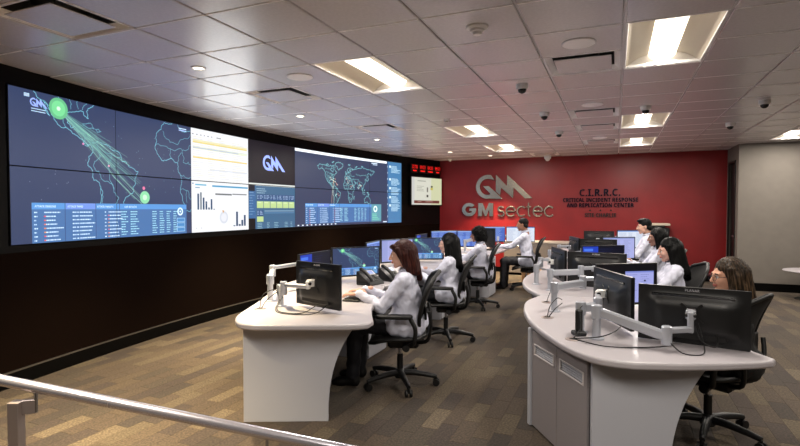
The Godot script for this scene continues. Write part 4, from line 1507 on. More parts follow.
func vented_cabinet(a: Vector2, b: Vector2, deep: float) -> void:       # face runs from a (near) to b (far), vents in both doors
	var d := (b - a).normalized()
	var out := Vector2(d.y, -d.x)
	if out.x > 0.0:
		out = -out
	var o := Vector3((a.x + b.x) / 2, 0, (a.y + b.y) / 2)
	var t := thing("vented_cabinet", "grey two-door cabinet with louvred vents under the right-hand desk end", "cabinet", o)
	t.basis = Basis(Vector3(d.x, 0, d.y), Vector3.UP, Vector3(d.x, 0, d.y).cross(Vector3.UP))
	var w := a.distance_to(b)
	var s := 1.0 if t.basis.z.dot(Vector3(out.x, 0, out.y)) > 0 else -1.0
	var h := DESK_Y - 0.046
	obj("carcass", bx(Vector3(0, h / 2, -s * (deep / 2 + 0.035)), Vector3(w, h, deep), 0.003), M.black_base, t)
	obj("corner_post", bx(Vector3(w / 2 - 0.02, h / 2, -s * 0.01), Vector3(0.038, h, 0.05), 0.006), M.panel_grey, t)
	var dw := (w - 0.05) / 2
	for k in 2:
		var cx := -w / 2 + 0.006 + dw * (k + 0.5)
		var door := obj("door", frame_panel(dw - 0.006, h - 0.03, 0.02, Rect2(-dw * 0.40, h - 0.03 - 0.155, dw * 0.80, 0.07)), M.cabinet_grey, t)
		door.position = Vector3(cx, 0.012, -s * 0.01)
		var vent := MB.new()
		var vw := dw * 0.80
		var vy := h - 0.03 - 0.155
		for q in [-1, 1]:
			vent.box(Vector3(q * (vw / 2 - 0.006), vy + 0.035, s * 0.008), Vector3(0.011, 0.08, 0.012), 0.002)
			vent.box(Vector3(0, vy + 0.035 + q * 0.035, s * 0.008), Vector3(vw, 0.009, 0.012), 0.002)
		var vf := obj("vent_frame", vent, M.vent_white, door)
		for q in 4:
			var sl := MB.new()
			sl.box(Vector3(0, vy + 0.014 + q * 0.0145, 0.0), Vector3(vw - 0.02, 0.0025, 0.012), 0.0, Basis(Vector3.RIGHT, s * 0.5))
			obj("slat", sl, M.panel_grey, door)

func frame_panel(w: float, h: float, thick: float, hole: Rect2) -> MB:     # a door leaf with a rectangular opening, lower edge at y = 0
	var m := MB.new()
	m.box(Vector3(0, hole.position.y / 2, 0), Vector3(w, hole.position.y, thick), 0.002)
	m.box(Vector3(0, (hole.end.y + h) / 2, 0), Vector3(w, h - hole.end.y, thick), 0.002)
	m.box(Vector3((hole.position.x - w / 2) / 2, hole.get_center().y, 0), Vector3(hole.position.x + w / 2, hole.size.y, thick))
	m.box(Vector3((hole.end.x + w / 2) / 2, hole.get_center().y, 0), Vector3(w / 2 - hole.end.x, hole.size.y, thick))
	return m

func pedestal(at: Vector3, depth: float, width: float, label: String) -> void:      # drawers face +x
	var t := thing("drawer_pedestal", label, "drawers", at, 0.0, "drawer pedestals")
	var h := DESK_Y - 0.046
	obj("carcass", bx(Vector3(-0.01, h / 2, 0), Vector3(depth - 0.02, h, width), 0.003), M.panel_grey, t)
	var ys := [[0.02, 0.27], [0.295, 0.19], [0.49, 0.19]]
	for q in ys:
		var dr := obj("drawer", bx(Vector3(depth / 2 - 0.01, q[0] + q[1] / 2, 0), Vector3(0.02, q[1], width - 0.012), 0.003), M.panel_grey, t)
		var hd := MB.new()
		var y: float = q[0] + q[1] - 0.05
		hd.tube([Vector3(depth / 2, y, -0.06), Vector3(depth / 2 + 0.022, y, -0.055), Vector3(depth / 2 + 0.022, y, 0.055), Vector3(depth / 2, y, 0.06)], 0.005, 8)
		obj("handle", hd, M.chrome, dr)

func build_desks() -> void:
	desk("white end desk beside the video wall with flared end panel",
		v2([-3.27, -4.72, -3.24, -4.5, -3.12, -4.2, -2.98, -3.85, -2.86, -3.6, -2.73, -3.3, -2.61, -3.02, -2.51, -2.87, -2.39, -2.775, -2.26, -2.765]),
		v2([-1.97, -2.89, -1.72, -3.0, -1.61, -3.065, -1.565, -3.12, -1.575, -3.22, -1.70, -3.45, -1.80, -3.65, -1.88, -3.9, -1.98, -4.2, -2.1, -4.5, -2.18, -4.72]),
		v2([-3.10, -4.70, -3.0, -4.3, -2.84, -3.85, -2.72, -3.55, -2.58, -3.2, -2.48, -2.96]),
		[Vector2(-2.45, -2.89), Vector2(-1.90, -3.14)])
	var lo := v2([-3.28, -6.72, -3.36, -6.4, -3.40, -6.0, -3.40, -5.5, -3.36, -5.1, -3.27, -4.735])
	var lr := v2([-2.18, -4.735, -2.15, -5.2, -2.12, -5.7, -2.14, -6.2, -2.18, -6.72])
	var lp := v2([-3.15, -6.70, -3.26, -6.3, -3.29, -5.8, -3.26, -5.2, -3.15, -4.75])
	var ll := ["desk of the black-haired woman in glasses, second in the row by the video wall", "desk of the curly-haired sitter, third in the row by the video wall", "desk of the man leaning forward, nearest the red wall by the video wall"]
	for k in 3:
		var by := Vector2([0.0, 0.05, 0.15][k], [0.0, -2.0, -4.0][k])
		desk(ll[k], shifted(lo, by), shifted(lr, by), shifted(lp, by), [])
	desk("white end desk of the aisle row with vented cabinet and large monitor seen from behind",
		v2([-0.63, -4.78, -0.70, -4.45, -0.67, -4.1, -0.60, -3.8, -0.52, -3.56, -0.42, -3.34, -0.29, -3.1, -0.17, -2.94, -0.06, -2.86, 0.1, -2.85]),
		v2([0.31, -2.92, 0.52, -3.02, 0.70, -3.125, 0.765, -3.175, 0.785, -3.215, 0.765, -3.26, 0.66, -3.45, 0.56, -3.65, 0.48, -3.9, 0.40, -4.2, 0.36, -4.5, 0.35, -4.78]),
		v2([-0.52, -4.77, -0.585, -4.4, -0.59, -4.05, -0.565, -3.70]),
		[Vector2(-0.115, -2.985), Vector2(0.28, -3.10)])
	vented_cabinet(Vector2(-0.135, -3.02), Vector2(-0.555, -3.655), 0.30)
	var ro := v2([-0.88, -6.74, -0.95, -6.45, -0.97, -6.1, -0.95, -5.75, -0.89, -5.4, -0.79, -5.1, -0.64, -4.795])
	var rr := v2([0.34, -4.795, 0.20, -5.2, 0.14, -5.7, 0.14, -6.3, 0.2, -6.74])
	var rp := v2([-0.76, -6.72, -0.84, -6.4, -0.86, -6.05, -0.84, -5.7, -0.78, -5.4, -0.68, -5.1, -0.55, -4.81])
	var rl := ["scalloped aisle desk of the long-haired woman, second in its row", "scalloped aisle desk of the dark-haired woman half hidden, third in its row", "scalloped aisle desk of the seated man in a white shirt, nearest the red wall"]
	for k in 3:
		var by := Vector2([0.0, -0.12, -0.14][k], [0.0, -1.955, -3.91][k])
		desk(rl[k], shifted(ro, by), shifted(rr, by), shifted(rp, by), [])
	pedestal(Vector3(-2.54, 0, -4.79), 0.5, 0.44, "white drawer pedestal behind the red-haired woman's knees")
	pedestal(Vector3(-2.44, 0, -6.84), 0.5, 0.46, "white drawer pedestal behind the chair of the woman in glasses")
	pedestal(Vector3(-2.24, 0, -8.86), 0.5, 0.48, "white drawer pedestal beside the leaning man's chair")

# ---------------------------------------------------------------- monitors and arms
func make_monitor(w: float, h: float, screen: Material) -> Node3D:
	var t := Node3D.new()
	# rear shell: a shallow tray that swells softly towards the middle
	var sh := MB.new()
	var rows := []
	for iy in 15:
		var v := iy / 14.0
		var r := []
		for jx in 21:
			var u := jx / 20.0
			var ex := minf(u, 1.0 - u) * w
			var ey := minf(v * h * 1.25, (1.0 - v) * h)
			var k := smoothstep(0.026, 0.115, ex) * smoothstep(0.030, 0.105, ey)
			r.append(Vector3((0.5 - u) * w, v * h, -0.007 - 0.036 * k))
		rows.append(r)
	sh.grid(rows)
	for e in [[Vector3(-w / 2, 0, 0), Vector3(w / 2, 0, 0)], [Vector3(w / 2, 0, 0), Vector3(w / 2, h, 0)], [Vector3(w / 2, h, 0), Vector3(-w / 2, h, 0)], [Vector3(-w / 2, h, 0), Vector3(-w / 2, 0, 0)]]:
		sh.quad(e[0] + Vector3(0, 0, -0.007), e[1] + Vector3(0, 0, -0.007), e[1] + Vector3(0, 0, 0.012), e[0] + Vector3(0, 0, 0.012))
	obj("rear_shell", sh, M.shell, t)
	var bz := MB.new()
	var m := 0.012
	for s in [-1, 1]:
		bz.box(Vector3(s * (w / 2 - m / 2), h / 2, 0.014), Vector3(m, h, 0.008), 0.002)
	bz.box(Vector3(0, h - m / 2, 0.014), Vector3(w - 2 * m, m, 0.008), 0.002)
	bz.box(Vector3(0, m * 0.8, 0.014), Vector3(w - 2 * m, m * 1.6, 0.008), 0.002)
	obj("bezel", bz, M.black_plastic, t)
	var sc := MB.new()
	sc.quad_uv(Vector3(-w / 2 + m, m * 1.6, 0.0135), Vector3(w / 2 - m, m * 1.6, 0.0135), Vector3(w / 2 - m, h - m, 0.0135), Vector3(-w / 2 + m, h - m, 0.0135), Rect2(0, 0, 1, 1))
	obj("screen", sc, screen, t)
	var sl := MB.new()
	sl.box(Vector3(0, h - 0.050, -0.0150), Vector3(w * 0.74, 0.016, 0.010), 0.002, Basis(Vector3.RIGHT, -0.35))
	obj("vent_slot", sl, M.dark_screen, t)
	var pl := MB.new()
	pl.box(Vector3(0, h * 0.56, -0.046), Vector3(0.05, 0.06, 0.008), 0.004)
	obj("mount_plate", pl, M.chrome, t)
	var xx := MB.new()
	for s in [-1, 1]:
		xx.beam(Vector3(-0.055, h * 0.56 - s * 0.055, -0.044), Vector3(0.055, h * 0.56 + s * 0.055, -0.044), 0.016, 0.005, 0.0, Vector3.BACK)
	obj("mount_cross", xx, M.black_plastic, t)
	obj("lower_lip", bx(Vector3(0, 0.055, -0.022), Vector3(w * 0.62, 0.05, 0.02), 0.006), M.black_plastic, t)
	return t

func monitor(a: Vector2, b: Vector2, y: float, scr: String, label: String, brand := false, h := 0.33) -> Dictionary:
	# a and b are the ends of the screen as its user sees them, left and right
	var w := a.distance_to(b)
	var t := make_monitor(w, h, M[scr])
	var x := Vector3(b.x - a.x, 0, b.y - a.y).normalized()
	var n := x.cross(Vector3.UP)
	t.name = numbered("monitor")
	add_child(t)
	t.transform = Transform3D(Basis(x, Vector3.UP, n), Vector3((a.x + b.x) / 2, y, (a.y + b.y) / 2))
	tag(t, label, "monitor", "desk monitors")
	if brand:
		var l := obj("brand_letters", lettering("PLANAR", 0.014, 0.001, 700), M.print_grey, t)
		l.transform = Transform3D(Basis(Vector3.UP, PI), Vector3(0, h - 0.018, -0.0085))
		l.rotate_object_local(Vector3.RIGHT, 0.0)
	return {"node": t, "mount": t.transform * Vector3(0, h * 0.56, -0.052), "n": n}

func monitor_arm(base: Vector2, post: float, elbow: Vector3, m: Dictionary, white_head := false) -> void:
	# the arm that carries a monitor is a part of it: post, two links and a tilting head
	var o := Vector3(base.x, DESK_Y, base.y)
	var mon: Node3D = m.node
	var mb := MB.new()
	mb.lathe([Vector2(0.0, 0.0), Vector2(0.045, 0.0), Vector2(0.045, 0.008), Vector2(0.025, 0.012), Vector2(0.022, post), Vector2(0.0, post)], 20)
	var t := obj("support_arm", mb, M.arm_metal, mon)
	t.transform = mon.transform.affine_inverse() * Transform3D(Basis(), o)
	mb = MB.new()
	mb.lathe([Vector2(0.0, post - 0.075), Vector2(0.030, post - 0.075), Vector2(0.032, post - 0.07), Vector2(0.032, post + 0.004), Vector2(0.028, post + 0.008), Vector2(0.0, post + 0.008)], 20)
	obj("collar", mb, M.arm_metal, t)
	var e := elbow - o
	var s := Vector3(0, post - 0.03, 0)
	mb = MB.new()
	mb.beam(s + (e - s).normalized() * 0.02, e, 0.042, 0.056, 0.010)
	obj("lower_link", mb, M.arm_metal, t)
	mb = MB.new()
	mb.lathe([Vector2(0.0, -0.045), Vector2(0.026, -0.045), Vector2(0.028, -0.04), Vector2(0.028, 0.055), Vector2(0.024, 0.06), Vector2(0.0, 0.06)], 18, Transform3D(Basis(), e))
	obj("elbow", mb, M.arm_metal, t)
	var mount: Vector3 = m.mount - o
	var n: Vector3 = m.n
	var tip := mount - n * 0.045
	var y := e.y + 0.035
	mb = MB.new()
	mb.beam(Vector3(e.x, y, e.z), Vector3(tip.x, y, tip.z), 0.036, 0.032, 0.006)
	obj("upper_link", mb, M.arm_metal, t)
	mb = MB.new()
	mb.box(tip + Vector3(0, (y - tip.y) * 0.5, 0), Vector3(0.032, absf(y - tip.y) + 0.04, 0.032), 0.006)
	mb.beam(tip, mount, 0.05, 0.055, 0.006)
	obj("tilt_head", mb, M.arm_white if white_head else M.arm_metal, t)
	mb = MB.new()
	var side := n.cross(Vector3.UP)
	mb.tube([tip - side * 0.028, tip + side * 0.028], 0.012, 10)
	obj("pivot", mb, M.black_plastic, t)

func cable(pts: Array, label: String, r := 0.0035) -> void:
	var mb := MB.new()
	var c := curve(pts, 7)
	var o: Vector3 = pts[0]
	mb.tube(c.map(func(p): return p - o), r, 6)
	var q := obj("cable", mb, M.cable)
	q.position = o
	tag(q, label, "cable", "black monitor cables")

func grommet(at: Vector2, label: String) -> void:
	var t := thing("cable_grommet", label, "grommet", Vector3(at.x, DESK_Y, at.y), 0.0, "desk cable grommets")
	var mb := MB.new()
	mb.lathe([Vector2(0.046, 0.0), Vector2(0.046, 0.003), Vector2(0.040, 0.005), Vector2(0.022, 0.005)], 20)
	obj("ring", mb, M.brushed, t)
	mb = MB.new()
	mb.lathe([Vector2(0.0, 0.0015), Vector2(0.024, 0.0015), Vector2(0.024, 0.004)], 16)
	obj("opening", mb, M.cable, t)

func keyboard(at: Vector2, turn: float, label: String) -> void:
	var t := thing("keyboard", label, "keyboard", Vector3(at.x, DESK_Y, at.y), turn, "black keyboards")
	obj("case", bx(Vector3(0, 0.010, 0), Vector3(0.44, 0.018, 0.15), 0.005), M.black_plastic, t)
	for r in 5:
		var mb := MB.new()
		var n := 15
		for k in n:
			if r == 4 and k > 3 and k < 10:
				continue
			mb.box(Vector3(-0.196 + k * 0.028, 0.022, -0.052 + r * 0.026), Vector3(0.023, 0.007, 0.021), 0.002)
		if r == 4:
			mb.box(Vector3(0.0, 0.022, -0.052 + r * 0.026), Vector3(0.16, 0.007, 0.021), 0.002)
		obj("key_row", mb, M.key_black, t)

func mouse(at: Vector2, turn: float, label: String) -> void:
	var t := thing("computer_mouse", label, "mouse", Vector3(at.x, DESK_Y, at.y), turn, "black mice")
	var mb := MB.new()
	mb.ball(Vector3(0, 0.008, 0), Vector3(0.031, 0.026, 0.054), 14, 8)
	obj("body", mb, M.black_plastic, t)
	obj("wheel", tb([Vector3(-0.004, 0.032, -0.028), Vector3(0.004, 0.032, -0.028)], 0.007, 10), M.chair_grey, t)

func desk_phone(at: Vector2, turn: float, label: String) -> void:
	var t := thing("desk_phone", label, "telephone", Vector3(at.x, DESK_Y, at.y), turn, "black desk phones")
	var mb := MB.new()
	var p := PackedVector2Array([Vector2(-0.09, 0.0), Vector2(0.09, 0.0), Vector2(0.09, -0.02), Vector2(-0.08, -0.14), Vector2(-0.10, -0.14), Vector2(-0.10, -0.01)])
	mb.prism(p, -0.115, 0.115, 0.004, 1, Transform3D(Basis(Vector3(0, 0, 1), Vector3(-1, 0, 0), Vector3(0, -1, 0)), Vector3.ZERO))
	obj("body", mb, M.black_plastic, t)
	var tilt := Basis(Vector3.RIGHT, deg_to_rad(35.5))
	var face := Transform3D(tilt, Vector3(0, 0.083, 0.003))
	var d := MB.new()
	d.box(face * Vector3(0.03, 0.004, -0.055), Vector3(0.12, 0.006, 0.07), 0.003, tilt)
	obj("display_frame", d, M.panel_grey, t)
	d = MB.new()
	d.box(face * Vector3(0.03, 0.0075, -0.055), Vector3(0.09, 0.003, 0.05), 0.0, tilt)
	obj("display", d, M.scr_1, t)
	d = MB.new()
	for r in 4:
		for k in 4:
			d.box(face * Vector3(-0.018 + k * 0.03, 0.005, 0.0 + r * 0.022), Vector3(0.02, 0.006, 0.014), 0.002, tilt)
	obj("keypad", d, M.chair_grey, t)
	var hs := MB.new()
	var hp := [face * Vector3(-0.085, 0.02, -0.1), face * Vector3(-0.085, 0.035, -0.085), face * Vector3(-0.085, 0.042, 0.0), face * Vector3(-0.085, 0.035, 0.07), face * Vector3(-0.085, 0.02, 0.09)]
	hs.tube(curve(hp, 4), 0.019, 10)
	obj("handset", hs, M.black_plastic, t)
	var cd := []
	for k in 60:
		var u := k / 59.0
		cd.append(Vector3(-0.12 - 0.03 * sin(u * PI), 0.02 + 0.008 * sin(k * 1.4), 0.08 - 0.16 * u) + Vector3(0.008 * cos(k * 1.4), 0, 0))
	hs = MB.new()
	hs.tube(cd, 0.0025, 5)
	obj("cord", hs, M.cable, t)

func build_workstations() -> void:
	# beside the video wall, first desk
	var a := monitor(Vector2(-1.895, -3.31), Vector2(-2.385, -3.46), 0.765, "dark_screen", "black monitor seen from behind on the end desk by the video wall", true, 0.345)
	var b := monitor(Vector2(-2.79, -4.07), Vector2(-2.80, -4.66), 0.765, "scr_4", "dark monitor seen edge-on behind the nearest monitor of the left row")
	var c := monitor(Vector2(-2.865, -4.81), Vector2(-2.50, -5.27), 0.775, "scr_map", "monitor showing green attack map in front of the red-haired woman")
	monitor_arm(Vector2(-2.50, -3.40), 0.17, Vector3(-2.40, 0.90, -3.30), a, true)
	monitor_arm(Vector2(-2.72, -3.55), 0.22, Vector3(-2.93, 0.95, -3.86), b, true)
	monitor_arm(Vector2(-3.02, -4.66), 0.2, Vector3(-3.0, 0.93, -4.95), c)
	grommet(Vector2(-2.585, -3.24), "round cable grommet on the left end desk")
	cable([Vector3(-2.585, 0.745, -3.24), Vector3(-2.60, 0.84, -3.30), Vector3(-2.53, 0.88, -3.36), Vector3(-2.50, 0.83, -3.37)], "cable rising from the left end desk grommet to the arm")
	cable([Vector3(-2.575, 0.745, -3.25), Vector3(-2.57, 0.80, -3.31), Vector3(-2.51, 0.86, -3.36)], "second cable rising from the left end desk grommet")
	cable([Vector3(-2.47, 0.82, -3.38), Vector3(-2.42, 0.75, -3.24), Vector3(-2.28, 0.745, -3.17), Vector3(-2.16, 0.748, -3.22), Vector3(-2.10, 0.80, -3.34)], "black cable looping on the left end desk below its monitor")
	cable([Vector3(-2.49, 0.80, -3.37), Vector3(-2.40, 0.746, -3.20), Vector3(-2.22, 0.746, -3.14), Vector3(-2.06, 0.75, -3.22), Vector3(-2.02, 0.80, -3.33)], "second black cable looping on the left end desk")
	keyboard(Vector2(-2.10, -4.0), PI / 2 + 0.15, "black keyboard under the red-haired woman's hands")
	desk_phone(Vector2(-2.36, -4.76), PI / 2 - 0.25, "black desk phone with lit display beside the red-haired woman")
	desk_phone(Vector2(-2.28, -5.12), PI / 2 - 0.2, "black desk phone half hidden behind the lit-display phone")
	# second desk
	b = monitor(Vector2(-2.9, -5.7), Vector2(-2.98, -6.26), 0.775, "scr_1", "narrow edge-on monitor left of the lavender screen")
	c = monitor(Vector2(-3.0, -6.36), Vector2(-2.72, -6.86), 0.775, "scr_0", "monitor with plain lavender page beside the red-haired woman's face")
	var d := monitor(Vector2(-2.83, -6.97), Vector2(-2.36, -7.22), 0.775, "scr_map", "dark map monitor in front of the woman in glasses")
	monitor_arm(Vector2(-3.16, -6.0), 0.2, Vector3(-3.12, 0.94, -6.15), b)
	monitor_arm(Vector2(-3.14, -6.6), 0.2, Vector3(-3.06, 0.94, -6.75), c)
	monitor_arm(Vector2(-2.95, -7.18), 0.2, Vector3(-2.78, 0.94, -7.25), d)
	keyboard(Vector2(-2.30, -5.62), PI / 2, "black keyboard of the woman in glasses")
	# third desk
	b = monitor(Vector2(-3.02, -7.75), Vector2(-3.04, -8.32), 0.775, "scr_4", "edge-on monitor behind the head of the woman in glasses")
	c = monitor(Vector2(-3.28, -9.22), Vector2(-2.88, -9.62), 0.78, "scr_1", "blue table monitor left of the curly-haired sitter")
	d = monitor(Vector2(-2.87, -9.60), Vector2(-2.36, -9.78), 0.78, "scr_1", "blue table monitor right behind the curly head")
	monitor_arm(Vector2(-3.2, -8.0), 0.2, Vector3(-3.18, 0.94, -8.1), b)
	monitor_arm(Vector2(-3.18, -9.62), 0.2, Vector3(-3.14, 0.94, -9.66), c)
	monitor_arm(Vector2(-2.80, -9.92), 0.2, Vector3(-2.70, 0.94, -9.96), d)
	keyboard(Vector2(-2.33, -7.66), PI / 2, "black keyboard of the curly-haired sitter")
	# fourth desk
	a = monitor(Vector2(-2.02, -9.16), Vector2(-2.42, -9.38), 0.82, "dark_screen", "black monitor seen from behind between the curly head and the leaning man", false, 0.36)
	b = monitor(Vector2(-2.62, -10.52), Vector2(-2.16, -10.78), 0.83, "scr_1", "blue screen beside the leaning man's white page screen")
	c = monitor(Vector2(-2.14, -10.80), Vector2(-1.56, -10.92), 0.83, "scr_2", "bright white page screen in front of the leaning man")
	monitor_arm(Vector2(-2.55, -9.05), 0.22, Vector3(-2.40, 0.98, -9.08), a)
	monitor_arm(Vector2(-2.55, -10.62), 0.2, Vector3(-2.50, 0.98, -10.70), b)
	monitor_arm(Vector2(-2.30, -10.71), 0.2, Vector3(-2.05, 0.98, -10.98), c)
	keyboard(Vector2(-2.22, -9.75), PI / 2, "black keyboard under the leaning man's hands")
	# aisle row, first desk
	a = monitor(Vector2(0.692, -3.308), Vector2(0.134, -3.413), 0.745, "dark_screen", "large black monitor seen from behind with mounting cross, on the aisle end desk", true)
	b = monitor(Vector2(0.10, -3.48), Vector2(-0.14, -4.03), 0.76, "dark_screen", "black angled monitor seen from behind beside the large one", false, 0.34)
	c = monitor(Vector2(-0.14, -4.24), Vector2(0.30, -4.54), 0.77, "scr_3", "dark monitor with lavender window in front of the long-haired woman")
	monitor_arm(Vector2(-0.10, -3.29), 0.20, Vector3(0.27, 0.815, -3.18), a)
	monitor_arm(Vector2(-0.20, -3.42), 0.19, Vector3(-0.10, 0.90, -3.50), b, true)
	monitor_arm(Vector2(-0.43, -4.05), 0.22, Vector3(-0.24, 0.93, -4.36), c, true)
	grommet(Vector2(-0.23, -3.22), "round cable grommet beside the cordless handset")
	grommet(Vector2(-0.45, -3.80), "round cable grommet on the aisle end desk, middle one")
	grommet(Vector2(-0.53, -4.42), "round cable grommet on the aisle end desk, far one")
	cable([Vector3(-0.23, 0.746, -3.22), Vector3(-0.19, 0.80, -3.26), Vector3(-0.20, 0.90, -3.34), Vector3(-0.18, 0.92, -3.42)], "cable rising from the grommet beside the handset")
	cable([Vector3(-0.22, 0.746, -3.23), Vector3(-0.08, 0.775, -3.20), Vector3(0.02, 0.80, -3.33), Vector3(0.08, 0.86, -3.50)], "cable looping behind the silver post on the aisle end desk")
	cable([Vector3(-0.24, 0.746, -3.22), Vector3(-0.05, 0.748, -3.10), Vector3(0.15, 0.746, -3.16), Vector3(0.30, 0.75, -3.25)], "cable lying below the long sloping arm")
	cable([Vector3(0.27, 0.80, -3.19), Vector3(0.34, 0.75, -3.11), Vector3(0.44, 0.745, -3.14), Vector3(0.46, 0.78, -3.26), Vector3(0.44, 0.88, -3.31)], "cable hanging from the sloping arm to the large monitor")
	cable([Vector3(0.42, 0.88, -3.33), Vector3(0.45, 0.79, -3.26), Vector3(0.52, 0.77, -3.24), Vector3(0.53, 0.84, -3.31)], "short cable loop below the mounting cross")
	cable([Vector3(-0.45, 0.746, -3.80), Vector3(-0.44, 0.81, -3.86), Vector3(-0.40, 0.86, -3.95), Vector3(-0.37, 0.84, -4.02)], "cable arching from the middle grommet")
	cable([Vector3(-0.44, 0.746, -3.81), Vector3(-0.40, 0.80, -3.84), Vector3(-0.36, 0.83, -3.93)], "second cable arching from the middle grommet")
	cable([Vector3(-0.53, 0.746, -4.42), Vector3(-0.50, 0.83, -4.47), Vector3(-0.44, 0.86, -4.55)], "cable arching from the far grommet")
	var t := thing("cordless_handset", "black cordless handset standing in a grey cradle", "telephone", Vector3(-0.205, DESK_Y, -3.34), 0.5)
	obj("cradle", bx(Vector3(0, 0.014, 0), Vector3(0.075, 0.028, 0.07), 0.006), M.chair_grey, t)
	obj("handset", bx(Vector3(0, 0.095, 0), Vector3(0.045, 0.14, 0.03), 0.010), M.black_plastic, t)
	obj("earpiece", bx(Vector3(0, 0.150, 0.015), Vector3(0.026, 0.008, 0.003), 0.001), M.chair_grey, t)
	# second
	a = monitor(Vector2(0.10, -5.24), Vector2(-0.44, -5.34), 0.765, "dark_screen", "black monitor seen from behind before the long-haired woman's desk partner", true, 0.34)
	b = monitor(Vector2(-0.47, -5.42), Vector2(-0.66, -5.94), 0.775, "dark_screen", "angled monitor seen from behind on the second aisle desk")
	c = monitor(Vector2(-0.36, -6.16), Vector2(0.09, -6.46), 0.78, "scr_4", "deep blue monitor on the second aisle desk")
	monitor_arm(Vector2(-0.58, -5.10), 0.20, Vector3(-0.30, 0.93, -5.12), a)
	monitor_arm(Vector2(-0.76, -5.45), 0.20, Vector3(-0.74, 0.95, -5.62), b, true)
	monitor_arm(Vector2(-0.66, -6.1), 0.22, Vector3(-0.40, 0.94, -6.35), c)
	keyboard(Vector2(0.26, -5.0), PI / 2, "black keyboard on the second aisle desk")
	# third
	a = monitor(Vector2(0.02, -7.22), Vector2(-0.44, -7.28), 0.79, "dark_screen", "black monitor seen from behind on the third aisle desk", false, 0.34)
	b = monitor(Vector2(-0.46, -7.36), Vector2(-0.62, -7.86), 0.80, "scr_1", "angled monitor on the third aisle desk")
	c = monitor(Vector2(-0.18, -7.98), Vector2(0.26, -8.24), 0.79, "scr_0", "lavender page monitor on the third aisle desk")
	monitor_arm(Vector2(-0.66, -7.15), 0.20, Vector3(-0.40, 0.95, -7.12), a)
	monitor_arm(Vector2(-0.86, -7.5), 0.2, Vector3(-0.74, 0.96, -7.56), b)
	monitor_arm(Vector2(-0.5, -8.0), 0.22, Vector3(-0.26, 0.95, -8.2), c)
	# fourth
	a = monitor(Vector2(-0.02, -9.16), Vector2(-0.50, -9.24), 0.82, "dark_screen", "black monitor seen from behind on the farthest aisle desk", false, 0.34)
	c = monitor(Vector2(0.02, -9.95), Vector2(0.50, -10.20), 0.82, "scr_2", "bright pale screen on the farthest aisle desk")
	monitor_arm(Vector2(-0.55, -9.1), 0.2, Vector3(-0.42, 0.95, -9.08), a)
	monitor_arm(Vector2(-0.05, -10.18), 0.2, Vector3(0.02, 0.97, -10.22), c)

